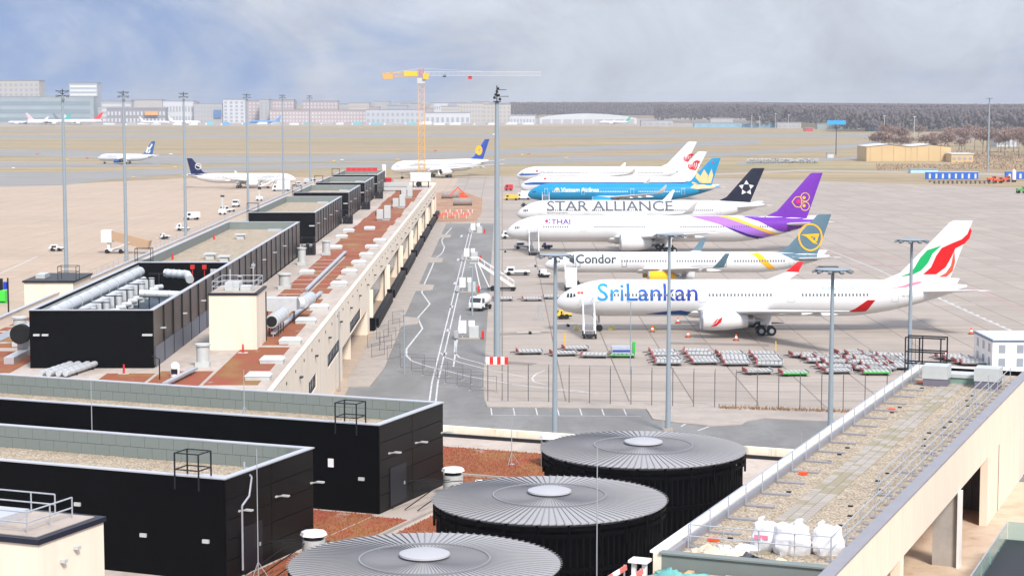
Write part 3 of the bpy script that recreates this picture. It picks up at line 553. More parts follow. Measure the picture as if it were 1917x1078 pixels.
# --- taxiing / parked beyond
LHB = mat('livery_royal_blue', '2a4a9e', .5, spec=.1); LHN = mat('livery_ink', '0f1b46', .5, spec=.1)
p = Plane('airliner', 'white airliner with royal blue tail and yellow disc behind the tower crane', (-49.5, 862, 0), R_(47), 63.2, 5.64, 60.3, 17.0, 5.3, eng=[(21.3, 9.4, 2.9, 1.45, 7, AWHITE)], finm=LHB, fin=(51.6, 7.6, 60.6, 3.3))
p.decal([[(56.5 + 2.3 * math.cos(R_(a)), 11.8 + 2.3 * math.sin(R_(a))) for a in range(0, 360, 30)]], CONY, 'emblem', pix=False, fin=True); p.decal(thick([(55, 11.4), (56.4, 12), (57.6, 12.8)], .3) + thick([(56.2, 11.2), (56.8, 12.2)], .3), LHB, 'crane_mark', pix=False, fin=True)
p.text('Lufthansa', 10, 19, 6.1, 7.1, mat('livery_navy_text', '3c4a78', .4)); p.windows([(8, 30), (33, 50)], 5.9); p.cockpit(1.55, 3, 5.45, 6.1)
xr = PY(554, 340, 779).x
p = Plane('airliner', 'narrow white airliner with ink blue tail parked beyond the pier', (xr, 779, 0), math.pi, 44.3, 3.95, 34.5, 11.9, 3.9, tail=3.3, eng=[(14.6, 5.75, 1.9, 1.1, 4.6, AWHITE)], gear=(23, 3.8, .55, 1, 5), finm=LHN, fin=(36.6, 5.6, 41.8, 2.2), winglet=(1.8, .4, 1.4, .6))
p.decal([[(34.5, 5.9), (38, 5.2), (43.6, 4.8), (43.6, 7), (36, 7)]], LHN, 'tail_livery', side=1, pix=False); p.decal(ringpoly([(39.4 + 1.3 * math.cos(R_(a)), 8.6 + 1.3 * math.sin(R_(a))) for a in range(0, 361, 20)], [(39.4 + 1.08 * math.cos(R_(a)), 8.6 + 1.08 * math.sin(R_(a))) for a in range(0, 361, 20)]) + thick([(38.4, 8.3), (39.4, 8.8), (40.3, 9.2)], .25), AWHITE, 'emblem', side=1, pix=False, fin=True)
p.text('Lufthansa', 6.2, 13, 4.55, 5.3, mat('livery_navy_text', '3c4a78', .4), side=1); p.windows([(7, 19), (21, 33)], 4.3, side=1); p.cockpit(1.3, 2.4, 4.1, 4.6, side=1)
TAR = mat('livery_mid_blue', '2a5a94', .5, spec=.1)
p = Plane('airliner', 'small white airliner with blue and white tail taxiing on the far taxiway', noseat(185, 1072), R_(-9), 33.4, 3.9, 34, 12.6, 3.6, tail=2.9, eng=[(11.2, 4.9, 1.75, 1.0, 4.2, TAR)], gear=(17.5, 2.9, .55, 1, 4), winglet=(2.3, .5, 1.6, .7), finm=TAR, fin=(26.2, 5.4, 31.4, 2.2))
p.decal([thick([(28.3, 6.2), (29.6, 9.4)], 1.2)[0], thick([(29.9, 8), (31.8, 11)], .9)[0], thick([(29.5, 6), (30.6, 7.5)], .8)[0]], AWHITE, 'emblem', pix=False, fin=True); p.text('TAROM', 5.4, 12, 3.9, 4.75, mat('livery_navy_text', '3c4a78', .4)); p.cockpit(1.2, 2.2, 3.8, 4.3)
# ================================================================ the long pier and what stands on its roof
ROOFP = mixmat('roof_bitumen_paving', ['a89c92', ('bcb0a6', .3, (1, .3, 1), .42, .62, .8), ('8b8178', 1.2, (1, 1, 1), .52, .74, .6)], .9)
SEDUM = mixmat('sedum_carpet', ['8a5238', ('94493a', .22, (1, .5, 1), .47, .6, .8), ('8f6d42', .16, (1, .6, 1), .52, .66, .8), ('6e5a2c', 2.2, (1, 1, 1), .56, .74, .6), ('b58a68', 5., (1, 1, 1), .58, .8, .5), ('a3968c', .5, (1, .6, 1), .64, .72, .7)], .95, .8, 14)
TILEG = mat('grey_green_facing', '77807d', .6, var=.06, vs=.8)
COPE = mat('coping_metal', 'c9ccd2', .35, .5, var=.06, vs=.5)
PANEL = mat('dark_cassette_panel', '1b1a1c', .33, .0, spec=.42, var=.12, vs=.4)
GRAVEL = pebmat('roof_gravel', ['8d7c68', 'b7a58c', 'cdbda4', 'a08c74', 'd8cbb8', '6f6257', 'e4d9c8'], 12)
DUCT = mat('silver_duct', 'c4c7c9', .5, .25, var=.08, vs=1.5)
VENTW = mat('vent_pale_grey', 'bfc3c2', .5, .2, var=.06, vs=1)
GLZ = mat('window_blind_glass', '8f97a0', .2, spec=.6, var=.08, vs=.4)
DGL = mat('dark_glass', '1d2226', .12, spec=.6)
def wallgrid(b, a0, a1, z0, z1, ops, f):
    """boxes round the openings (a0,a1,z0,z1) of a wall; f(a0,a1,z0,z1) adds one"""
    A = sorted({a0, a1, *[q for o in ops for q in o[:2]]}); Z = sorted({z0, z1, *[q for o in ops for q in o[2:]]})
    for i in range(len(A) - 1):
        run = None
        for j in range(len(Z) - 1):
            ca, cz = (A[i] + A[i + 1]) / 2, (Z[j] + Z[j + 1]) / 2; op = any(o[0] < ca < o[1] and o[2] < cz < o[3] for o in ops)
            if not op: run = (run[0] if run else Z[j], Z[j + 1])
            if (op or j == len(Z) - 2) and run: f(A[i], A[i + 1], *run); run = None
    return b
PX0, PX1 = -58.4, -20.4
pier = tf('terminal_pier', 'long cream pier building with open bays and a roof of red sedum beds', 'building', (-40, 380, 0))
MB().box(PX0 + .3, PX1 - .4, 156, 596, 8.7, 9.2).build('roof', ROOFP, pier)
wins = [(201, 209.5, 4.05, 5.7), (223, 240, 4.05, 5.7), (256, 276, 4.05, 5.7)]
ops = wins + [(243.5, 289, 0, 3.9)] + [(295.5 + 45 * k, 339 + 45 * k, 0, 6.3) for k in range(6)] + [(565.5, 592, 0, 6.3)]
b = MB(); wallgrid(b, 157, 596, 0, 9.7, ops, lambda a, c, d, e: b.box(PX1 - .4, PX1, a, c, d, e)); b.build('wall', CREAM, pier)
MB().box(PX0, PX0 + .35, 140, 596, 0, 10.3).build('wall', CREAM, pier); MB().box(PX0 + .35, PX1 - .4, 595.6, 596, 0, 9.9).build('wall', CREAM, pier)
MB().box(PX1 - .45, PX1 + .05, 157, 596, 9.7, 9.78).build('coping', CREAM, pier); MB().box(PX0 - .05, PX0 + .45, 140, 596, 10.3, 10.4).build('coping', COPE, pier)
for (a, c, d, e) in wins:
    fr = MB().box(PX1 - .22, PX1 - .12, a, c, d, d + .12).box(PX1 - .22, PX1 - .12, a, c, e - .12, e)
    n = int((c - a) / 2.1); g = MB().box(PX1 - .34, PX1 - .26, a, c, d, e).build('window', GLZ, pier)
    for i in range(n + 1): q = a + (c - a - .1) * i / n; fr.box(PX1 - .215, PX1 - .125, q, q + .1, d + .12, e - .12)
    fr.build('frame', DARKM, g)
# recessed gateway in the near part
MB().box(PX1 - 3.4, PX1 - 3.1, 243.5, 289, 0, 3.9).build('recess_wall', CREAM, pier); MB().box(PX1 - 3.1, PX1 - .4, 289, 289.3, 0, 3.9).build('recess_wall', CREAM, pier)
MB().box(PX1 - 3.1, PX1 - .4, 243.2, 243.5, 0, 3.9).build('recess_wall', CREAM, pier); MB().box(PX1 - 3.1, PX1 - .4, 262, 262.4, 0, 3.9).build('recess_wall', CREAM, pier)
for q in range(4):
    d = MB().box(PX1 - 3.08, PX1 - 3.0, 244 + q * 4.4, 248.2 + q * 4.4, .05, 3.6).build('roller_door', DARKM, pier)
MB().box(PX1 - 3.08, PX1 - 3.0, 274, 276, .05, 2.4).build('door', DARKM, pier)
# bays: fins, glazing with blinds, black plinth boxes
for k in range(7):
    y0 = 295.5 + 45 * k; y1 = min(y0 + 43.5, 592)
    MB().box(PX1 - 3.2, PX1 - .4, y0 - .9, y0 - .1, 0, 8.7).build('fin_wall', CREAM, pier)
    MB().box(PX1 - .4, PX1 + .5, y0 - .8, y0 - .25, 2.0, 6.3).build('column', CREAM, pier); MB().box(PX1 - .45, PX1 + .9, y0 - 1.4, y0 + .3, 0, 2.0).build('plinth_block', BLACK, pier)
    MB().box(PX1 - 3.2, PX1 - 3.0, y0, y1, 0, 6.3).build('back_wall', mat('bay_grey', '2b2d31', .7), pier)
    g0 = y0 + (y1 - y0) * .3; n = max(2, int((y1 - g0) / 4.2))
    for i in range(n):
        a, c = g0 + (y1 - g0) * i / n, g0 + (y1 - g0) * (i + 1) / n
        MB().box(PX1 - 1.15, PX1 - 1.05, a + .07, c - .07, 2.5, 6.25).build('pane', GLZ, pier)
    pb = MB().box(PX1 + .12, PX1 + 1.2, y0 + 2, y1 - 2.2, 0, 1.55).build('plinth_box', BLACK, pier)
    for i in range(4): MB().box(PX1 + .2 + i * .25, PX1 + .32 + i * .25, y0 + 2.4, y1 - 2.6, 1.55, 1.64).build('louvre', DARKM, pb)
# small wall lamps and spouts on the cream wall
lm = MB().box(0, .32, -.5, .5, -.06, .06).mesh('wall_lamp', DARKM); sm = MB().box(0, .06, -.14, .14, -.14, .14).mesh('overflow_spout', DARKM)
for i in range(26): place('wall_lamp', lm, pier, (PX1 - pier.location.x + .002, 176 + i * 16.2 - 380, 7.6))
for i in range(52): place('overflow_spout', sm, pier, (PX1 - pier.location.x + .002, 172 + i * 8.1 - 380, 8.75))
# rail along the far edge of the roof
b = MB()
for z in (10.9, 11.4): b.cyl((PX0 + .2, 255, z), (PX0 + .2, 590, z), .03, n=5)
for i in range(84): b.cyl((PX0 + .2, 255 + i * 4, 10.3), (PX0 + .2, 255 + i * 4, 11.4), .03, n=5)
b.build('railing', GREYM, pier)
MB().box(-49.6, -48.6, 190, 590, 9.2, 9.9).build('cable_duct', COPE, pier); MB().box(-56.2, -54.6, 160, 590, 9.2, 9.32).build('roof_walkway', mat('walkway_grey', '8f9499', .8), pier)
# sedum beds of the pier roof, with paths left between them
b = MB(); Z = 9.24
def bed(x0, x1, y0, y1): b.box(x0, x1, y0, y1, 9.2, Z)
for k in range(18):
    y = 322 + k * 13.4; bed(-30.4 + rnd.uniform(-.3, .3), -23 + rnd.uniform(-.5, .2), y, y + 12.6)
for k in range(13):
    y = 232 + k * 7; bed(-30.2, -27.2, y, y + 5.8); bed(-26.2, -23.6 - (k % 2) * .9, y + .3, y + 6.6)
bed(-27.5, -23, 205, 229); bed(-33, -28, 171, 185); bed(-27.6, -22.6, 176, 203); bed(-38, -33.4, 174, 183.5); bed(-52, -46.8, 172, 180); bed(-57, -47.5, 184, 200)
for k in range(6): bed(-57.5, -48.6, 203 + k * 5, 206.4 + k * 5)
stuff(tag(b.build('sedum_planting', SEDUM), 'red and orange sedum beds covering the long pier roof', 'planting'))
# ---- black rooftop plant rooms
def plantroom(name, label, x0, x1, y0, y1, z0, z1, panels='right', pw=5.6, roofz=None, turned=False, group=None, tiles=False, lamps=True, front_panels=0):
    r = tf(name, label, 'plant room', ((x0 + x1) / 2, (y0 + y1) / 2, z0), turned, group); t = .3
    MB().box(x0, x1, y0, y0 + t, z0, z1).build('front_wall', BLACK, r); MB().box(x0, x1, y1 - t, y1, z0, z1).build('rear_wall', BLACK, r)
    MB().box(x0, x0 + t, y0 + t, y1 - t, z0, z1).build('side_wall', BLACK, r); MB().box(x1 - t, x1, y0 + t, y1 - t, z0, z1).build('side_wall', BLACK, r)
    b = MB(); e = .1
    b.box(x0 - e, x1 + e, y0 - e, y0 + t + .05, z1, z1 + .07).box(x0 - e, x1 + e, y1 - t - .05, y1 + e, z1, z1 + .07).box(x0 - e, x0 + t + .05, y0 + t + .05, y1 - t - .05, z1, z1 + .07).box(x1 - t - .05, x1 + e, y0 + t + .05, y1 - t - .05, z1, z1 + .07); b.build('coping', COPE, r)
    n = max(1, round((y1 - y0) / pw)); g = (y1 - y0) / n; me = MB().box(0, .05, .04, g - .04, 0, z1 - z0 - .35).mesh('panel', PANEL)
    for i in range(n): place('panel', me, r, (x1 - (x0 + x1) / 2 + .001, y0 - (y0 + y1) / 2 + i * g, .3))
    rbm = MB().box(0, .16, -.07, .07, 0, z1 - z0 - .1).mesh('joint_rib', mat('joint_rib_black', '0c0c0e', .6))
    if not tiles:
        for i in range(1, n): place('joint_rib', rbm, r, (x1 - (x0 + x1) / 2 + .003, y0 - (y0 + y1) / 2 + i * g, .05))
    if roofz is not None:
        MB().box(x0 + t, x1 - t, y0 + t, y1 - t, roofz - .2, roofz).build('gravel_roof', GRAVEL, r)
        h = (z1 - roofz) / 2
        if tiles:
            m1 = MB().box(.012, 1.018, -.045, 0, .012, h - .012).mesh('parapet_tile', TILEG); nn = int((x1 - x0 - 2 * t) / 1.03)
            for q in (0, 1):
                for i in range(nn): place('parapet_tile', m1, r, (x0 + t + i * 1.03 + (.5 if q else 0) * (i < nn - 1) - (x0 + x1) / 2, y1 - t - .002 - (y0 + y1) / 2, roofz + q * h - z0))
        else: MB().box(x0 + t, x1 - t, y1 - t - .06, y1 - t - .002, roofz, z1 - .02).build('parapet_lining', TILEG, r)
        MB().box(x0 + t + .002, x0 + t + .06, y0 + t, y1 - t - .06, roofz, z1 - .02).build('parapet_lining', TILEG, r)
        MB().box(x1 - 4.6, x1 - 2.4, y1 - 6, y1 - 4.6, roofz, roofz + .35).build('roof_hatch', COPE, r)
    if lamps:
        lp = MB().box(-.3, .3, -.35, 0, -.09, .09).mesh('wall_lamp', VENTW)
        for q in ((.06, .13, .94, .97) if x1 - x0 < 20 else ()): place('wall_lamp', lp, r, (x0 + (x1 - x0) * q - (x0 + x1) / 2, y0 - (y0 + y1) / 2 - .002, (z1 - z0) * .58))
        l2 = MB().box(0, .5, -.3, .3, -.05, .05).mesh('wall_lamp', VENTW)
        for i in range(max(1, int((y1 - y0) / 14))): place('wall_lamp', l2, r, (x1 + .06 - (x0 + x1) / 2, y0 + 4 + i * 13 - (y0 + y1) / 2, (z1 - z0) * .62))
    return r
def cage(parent, x, y, z0, z1, w=1.2, d=1.0):
    b = MB()
    for a, c in ((0, 0), (w, 0), (0, d), (w, d)): b.bar((x + a, y + c, z0), (x + a, y + c, z1), .07)
    for z in (z1, (z0 + z1) / 2 + .1): b.bar((x, y, z), (x + w, y, z), .06).bar((x, y + d, z), (x + w, y + d, z), .06).bar((x, y, z), (x, y + d, z), .06).bar((x + w, y, z), (x + w, y + d, z), .06)
    return b.build('ladder_cage', DARKM, parent)
BX0, BX1, BZ0, BZ1 = -46.3, -34.2, 9.2, 14.9
pr = plantroom('plant_room', 'black roofless plant enclosure full of silver ducts on the pier roof', BX0, BX1, 187.3, 243, BZ0, BZ1)
MB().box(BX0 + .3, BX1 - .3, 187.7, 242.6, 10.4, 10.6).build('deck', mat('plant_deck', '4d5864', .8), pr); MB().box(BX0 + .302, BX0 + .4, 187.7, 242.6, 10.6, 14.6).build('lining', VENTW, pr)
def duct(parent, p, q, r=.45, n=14, rings=0, m=None):
    o = MB().cyl(p, q, r, n=n).build('duct', m or DUCT, parent, True); p, q = Vector(p), Vector(q)
    for i in range(rings):
        a = p.lerp(q, (i + .5) / rings); d = (q - p).normalized() * .06; MB().cyl(a - d, a + d, r * 1.12, n=n).build('flange', GREYM, o, True)
    return o
duct(pr, (-44.6, 189, 14.35), (-44.6, 236, 14.35), .62, rings=10); duct(pr, (-43.0, 189, 13.9), (-43.0, 230, 13.9), .4, rings=8)
for i in range(13):
    y = 190 + i * 3.3; duct(pr, (-42.0, y, 12.0), (-42.0, y, 14.2), .34); duct(pr, (-41.9, y, 13.0), (-41.0, y + 1.2, 13.0), .3)
    if i % 2 == 0: MB().bar((-41.4, y + 1.5, 10.6), (-41.4, y + 1.5, 14.6), .12).bar((-42.6, y + 1.5, 14.55), (-40.6, y + 1.5, 14.55), .1).build('pipe_frame', DARKM, pr)
duct(pr, (-41.5, 236, 14.2), (-38.6, 235, 14.1), .5, rings=4); duct(pr, (-38.6, 235, 14.1), (-37.9, 232.6, 13.7), .5); duct(pr, (-40.5, 214, 13.9), (-35.2, 214, 13.7), .42, rings=4)
for i in range(4): MB().box(-39.6 + i * 1.3, -38.7 + i * 1.3, 191 + i, 233, 10.6, 11.8).build('air_handler', mat('handler_blue_black', '26303c', .6), pr)
for i in range(7): duct(pr, (-36.4 + i * .36, 240.3, 12.6), (-36.4 + i * .36, 240.3, 14.3), .2, 8)
for x in (-38.5, -37): MB().cyl((x - .5, 241.5, 10.6), (x - .5, 241.5, 14.7), .05, n=6).box(x - .75, x - .25, 241.3, 241.7, 14.2, 14.7).build('red_beacon', REDP, pr)
MB().box(BX1 + .055, BX1 + .12, 188, 243, 9.25, 11.2).build('splash_panel', mat('splash_grey_blue', '5b616e', .5, var=.1, vs=.6), pr)
labs = ['long black plant room with pale gravel roof behind the ducts enclosure', 'black plant room with gravel roof, second beyond the ducts enclosure', 'black plant room, third gravel roofed one counted towards the crane', 'black plant room, fourth gravel roofed one counted towards the crane', 'black plant room at the crane end of the pier roof']
for i, (a, c) in enumerate(((243.4, 324), (351, 410), (427, 464), (478, 514), (527, 563))):
    r = plantroom('plant_room', labs[i], BX0, BX1, a, c, BZ0, BZ1, roofz=13.7, group='black plant rooms on the pier roof'); cage(r, BX0 - .3, a + .1, 13.4, 16.6, 2.0, 1.6)
    b = MB(); x, y = BX1 + .4, c - 3 if i else c + 1
    for q in range(4): b.box(x + q * .55, x + q * .55 + .4, y, y + 2.2, 9.25, 10.6 + (q % 2) * .5)
    b.build('condenser_unit', DARKM, r); cage(r, x - .2, y - .5, 9.25, 12.2, 2.2, 1.8)
    if i == 0:
        for x, y in ((-40.5, 262), (-38, 258), (-41.5, 300)): MB().box(x, x + 1.1, y, y + 1.6, 13.7, 14.35).box(x - .3, x + 1.4, y - .2, y + 1.8, 14.35, 14.5).build('roof_vent', VENTW, r)
        for x, y in ((-45.4, 246), (-45, 262), (-45, 300)): MB().cyl((x, y, 13.7), (x, y, 14.6), .18, .05, 8).build('red_marker', REDP, r)
# ---- cream stair tower
ct = tf('stair_tower', 'cream flat-topped tower with roof railing beside the ducts enclosure', 'tower', (-28.3, 205, 9.2))
MB().box(-30.8, -25.8, 201, 209, 9.2, 15.0).build('wall', CREAM, ct); MB().box(-30.9, -25.7, 200.9, 209.1, 15.0, 15.22).build('roof_edge', DARKM, ct); MB().box(-30.6, -26, 201.2, 208.8, 15.22, 15.3).build('roof', ROOFP, ct); MB().box(-25.8, -25.72, 208.5, 209, 9.2, 14.6).build('downpipe', DARKM, ct)
b = MB()
for z in (15.85, 16.4): b.cyl((-30.5, 201.4, z), (-26.1, 201.4, z), .035, n=5).cyl((-30.5, 208.6, z), (-26.1, 208.6, z), .035, n=5).cyl((-30.5, 201.4, z), (-30.5, 208.6, z), .035, n=5).cyl((-26.1, 201.4, z), (-26.1, 208.6, z), .035, n=5)
for x in (-30.5, -28.3, -26.1):
    for y in (201.4, 205, 208.6): b.cyl((x, y, 15.25), (x, y, 16.4), .035, n=5)
b.build('railing', GREYM, ct)
MB().box(-29.4, -27.9, 203, 205.5, 15.3, 16.1).box(-27.7, -26.6, 202.6, 204.2, 15.3, 15.8).build('roof_unit', VENTW, ct); MB().cyl((-26.8, 206.5, 15.3), (-26.8, 206.5, 18), .05, n=6).box(-27, -26.6, 206.4, 206.6, 17.6, 17.8).build('antenna', GREYM, ct)
dt = tf('air_duct', 'silver elbowed air duct on stilts behind the cream tower', 'duct', (-26, 227, 9.2))
MB().box(-28.2, -24.2, 225, 227, 10.7, 12.2).build('plenum', DUCT, dt); duct(dt, (-24.2, 226, 11.5), (-23.6, 226.4, 11.5), .7, 16); duct(dt, (-23.6, 226.4, 11.5), (-23.2, 232, 11.6), .7, 16, 4); MB().box(-27, -25.4, 224.9, 224.98, 10.0, 10.7).build('warning_board', YELLOW, dt)
d2 = tf('air_duct', 'round open-mouthed silver duct on black legs by the cream tower', 'duct', (-25.2, 216, 9.2)); duct(d2, (-25.5, 211.5, 11.0), (-25.2, 220, 11.0), .72, 18, 5); MB().cyl((-25.5, 211.45, 11.0), (-25.5, 211.6, 11.0), .6, n=18).build('mouth', BLACKR, d2)
for r_, ys, xx in ((dt, (225.3, 226.7), (-27.8, -24.6)), (d2, (212.5, 215, 217.5), (-25.9, -24.9))):
    for y in ys:
        for x in xx: MB().bar((x, y, 9.2), (x, y, 10.7), .1).build('leg', DARKM, r_)
# ---- skylights, vents, trays, markers along the roof
SKYG = mat('skylight_dome', 'cfd4d8', .25, spec=.6)
sk0 = None; n = 0
row = [(711, 453), (696, 465), (686, 480), (672, 495), (654, 512), (635, 535), (598, 579), (573, 605), (544, 643), (510, 679), (484, 710)]
row2 = [(692, 430), (653, 435), (640, 446), (629, 466), (575, 513)]
def skylight(p, lab, sc=1.):
    r = thing('skylight', lab, 'skylight', (p.x, p.y, 9.2), 0, 'skylights on the pier roof'); w, d = 1.15 * sc, .95 * sc
    MB().box(-w, w, -d, d, 0, .42).build('kerb_frame', VENTW, r); MB().loft([[(-w * 1.06, -d * 1.06, .42), (w * 1.06, -d * 1.06, .42), (w * 1.06, d * 1.06, .42), (-w * 1.06, d * 1.06, .42)], [(-w * .8, -d * .75, .68), (w * .8, -d * .75, .68), (w * .8, d * .75, .68), (-w * .8, d * .75, .68)]]).build('dome', SKYG, r, fix=True)
for i, (x, y) in enumerate(row[::-1]): skylight(G(x, y, 9.2), 'pale box skylight beside the cream parapet, %s counted from the near end' % ORD[i])
for i, (x, y) in enumerate(row2): skylight(G(x, y, 9.2), 'pale box skylight among the sedum beds, %s counted from the crane end' % ORD[i], .95)
def drumvent(p, lab, r=.8, h=2.3):
    t = thing('roof_vent', lab, 'vent', p); MB().box(-r * .9, r * .9, -r * .9, r * .9, 0, .5).build('base', VENTW, t); MB().cyl((0, 0, .5), (0, 0, h), r * .85, n=18).build('body', VENTW, t, True); MB().cyl((0, 0, h), (0, 0, h + .18), r * 1.05, n=18).build('cap', VENTW, t, True); return t
drumvent(G(611, 478, 9.2), 'white drum-shaped roof vent beside a skylight'); drumvent(G(565, 496, 9.2), 'grey drum vent in front of the plant room stairs', .75, 2.6); drumvent(G(533, 541, 9.2), 'squat pale drum vent behind the silver duct', .95, 2.0)
drumvent(G(380, 686, 9.2), 'grey drum vent in front of the cream tower', .75, 2.1); drumvent(G(38, 648, 9.2), 'grey drum vent at the corner of the ducts enclosure', .8, 3.0)
for i, (x, y) in enumerate(((716, 413), (745, 390), (760, 371))):
    p = G(x, y, 9.2); t = thing('air_handler', 'grey twin air handling unit, %s counted towards the crane' % ORD[i], 'air handler', p, 0, 'air handling units on the sedum'); MB().box(-1.2, .2, -1.2, 1.2, .4, 2.4).build('casing', VENTW, t); MB().box(.4, 1.7, -.2, 2.4, .5, 3.2).build('casing', VENTW, t); MB().box(-1.1, 1.6, -1, 1, 0, .4).build('base', GREYM, t); MB().cyl((-1.5, 0, 1.5), (-1.2, 0, 1.5), .45, n=12).build('outlet', DARKM, t)
def tray(p, q, lab):
    t = tf('cable_tray', lab, 'cable tray', p); b = MB(); a, c = Vector(p), Vector(q); L_ = (c - a).length; MB().bar(a + Vector((0, 0, .45)), c + Vector((0, 0, .45)), .5, .22).build('tray', GREYM, t)
    for i in range(int(L_ / 3) + 1): d = a.lerp(c, i * 3 / L_); MB().bar(d, d + Vector((0, 0, .34)), .1).build('foot', GREYM, t)
tray((-26.7, 262, 9.2), (-26.7, 327, 9.2), 'long straight cable tray between the sedum beds'); tray((-25.4, 212, 9.2), (-24.4, 258, 9.2), 'shorter cable tray running past the silver duct'); tray((-30.8, 174, 9.2), (-29.6, 184, 9.2), 'cable tray on the sedum in front of the cream tower')
# insulated pipes with elbows in front of the enclosure
for i, x in enumerate((148, 163, 180, 193)):
    a = G(x, 683, 9.2); t = tf('insulated_pipe', 'silver ribbed pipe with upturned elbow, %s of four before the black enclosure' % ORD[i], 'pipe', (a.x, a.y, 9.2), group='four elbowed pipes')
    e = Vector((a.x - 1.7, a.y - 9, 9.62)); s_ = Vector((a.x, a.y - .9, 9.66))
    duct(t, s_, e, .27, 12, 7); duct(t, s_, (a.x + .12, a.y - .45, 9.95), .29, 12); duct(t, (a.x + .12, a.y - .45, 9.95), (a.x + .16, a.y - .3, 10.6), .29, 12); duct(t, (a.x + .16, a.y - .3, 10.6), (a.x + .3, a.y + .15, 10.95), .29, 12)
    for q in (.3, .75): c = s_.lerp(e, q); MB().box(c.x - .3, c.x + .3, c.y - .08, c.y + .08, 9.2, c.z - .2).build('saddle', DARKM, t)
h = thing('vent_hood', 'small white vent cowl with dark mouth on the sedum roof', 'vent', G(328, 705, 9.2)); MB().lathe([(.45, 0), (.45, 1.0), (.4, 1.2), (.2, 1.38), (.01, 1.42)], 14).build('cowl', WHITE, h, True); MB().box(-.3, .3, -.5, -.38, .35, .8).build('mouth', DARKM, h)
for i, (x, y, l) in enumerate(((232, 700, 'before the black enclosure'), (455, 661, 'under the cream tower wall'), (429, 524, 'beside the long plant room'))):
    t = thing('roof_anchor', 'red roof anchor post on a pale plate ' + l, 'anchor', G(x, y, 9.2)); MB().cyl((0, 0, 0), (0, 0, .95), .13, .08, 8).build('post', REDP, t); MB().box(-.5, .5, -.35, .35, 0, .08).build('plate', VENTW, t)
t = thing('roof_lamp', 'short black lamp post by the near roof edge of the pier', 'lamp', G(299, 711, 9.2)); MB().cyl((0, 0, 0), (0, 0, 2.0), .06, n=6).build('post', DARKM, t); MB().bar((0, 0, 2), (-.7, 0, 2.25), .1, .06).build('head', DARKM, t)
# cream lift house and fan on the far side of the roof
lh = tf('lift_house', 'cream low lift house with dark roof edge and railing on the pier edge', 'lift house', (-59.3, 256, 9.2)); MB().box(-62.6, -56.2, 251, 262, 0, 11.6).build('wall', CREAM, lh); MB().box(-62.8, -56, 250.8, 262.2, 11.6, 11.85).build('roof_edge', DARKM, lh); cage(lh, -58.4, 252, 11.85, 13.6, 2.4, 2); MB().box(-61.8, -60.6, 254, 257, 11.85, 12.4).build('roof_unit', VENTW, lh)
fn = tf('extractor_fan', 'black round extractor mouth on a silver duct beside the enclosure', 'fan', (-50, 205, 9.2)); duct(fn, (-49.2, 196, 11.6), (-48.4, 222, 11.6), .75, 16, 8); MB().cyl((-49.25, 195, 11.6), (-49.2, 196, 11.6), 1.0, n=18).build('mouth', BLACKR, fn, True); MB().box(-50, -48.2, 197, 199, 9.2, 10.9).build('stand', VENTW, fn)
# ================================================================ near turned buildings: podium, black blocks, drums, gravel-roofed wing
STAINC = mixmat('stained_cream_concrete', ['e3d6c0', ('b08a4c', .9, (1.6, 1.6, .12), .55, .68, .8), ('efe6d8', .5, (1, 1, 1), .4, .6, .6)], .85)
pod = tf('podium', 'flat podium roof with sedum and stained concrete parapet between the black blocks', 'building', (-60, 100, 0), True)
MB().box(-150, -26.3, 40, 136, 8.7, 9.196).build('roof', ROOFP, pod); MB().box(-150, -26.3, 135.6, 136, 0, 8.7).build('wall', CREAM, pod)
for i in range(12):
    a = -77.6 + i * 4.3; MB().box(a + .01, min(a + 4.29, -26.4), 136.0, 136.4, 8.2, 10.0).build('parapet_panel', STAINC, pod)
MB().box(-77.6, -26.4, 135.75, 135.98, 9.2, 9.45).build('gutter', DARKM, pod)
def rb(v, u): q = RW(v, u); return (q.x, q.y)
b = MB(); beds = [(-60, -44.6, 122.6, 131.6), (-62, -48, 119.2, 121.6), (-53, -50.6, 100.4, 107.4), (-57.5, -53.2, 100.2, 107.8), (-49.6, -43.6, 98, 117), (-52.8, -50.4, 80, 97), (-49.8, -44.2, 82, 96)]
for a, c, d, e in beds: b.prism([rb(a, d), rb(c, d), rb(c, e), rb(a, e)], 9.19, 9.25)
rs = random.Random(3)
for a, c, d, e in beds:
    for i in range(int((c - a) * (e - d) * 34)):
        q = rb(rs.uniform(a, c), rs.uniform(d, e)); h = rs.uniform(.03, .14); w_ = rs.uniform(.03, .09); t = rs.uniform(0, 6.28); n = len(b.v)
        b.add([(q[0] + w_ * math.cos(t + k * 2.09), q[1] + w_ * math.sin(t + k * 2.09), 9.24) for k in range(3)] + [(q[0] + rs.uniform(-.05, .05), q[1] + rs.uniform(-.05, .05), 9.25 + h)], [(0, 1, 3), (1, 2, 3), (2, 0, 3)])
stuff(tag(b.build('sedum_planting', SEDUM), 'rough reddish sedum beds around the drums on the podium', 'planting'))
b = MB()
for (p, q) in (((-50.2, 98.4), (-50.2, 117)), ((-44.2, 121.9), (-60, 121.9)), ((-50.3, 117.5), (-44, 117.5))): b.bar(RW(*p, 9.28), RW(*q, 9.28), .22, .16)
o = b.build('edging_strip', PAVE, pod); o.matrix_parent_inverse = (Matrix.Translation(pod.location) @ Matrix.Rotation(-TH, 4, 'Z')).inverted(); stuff(o)
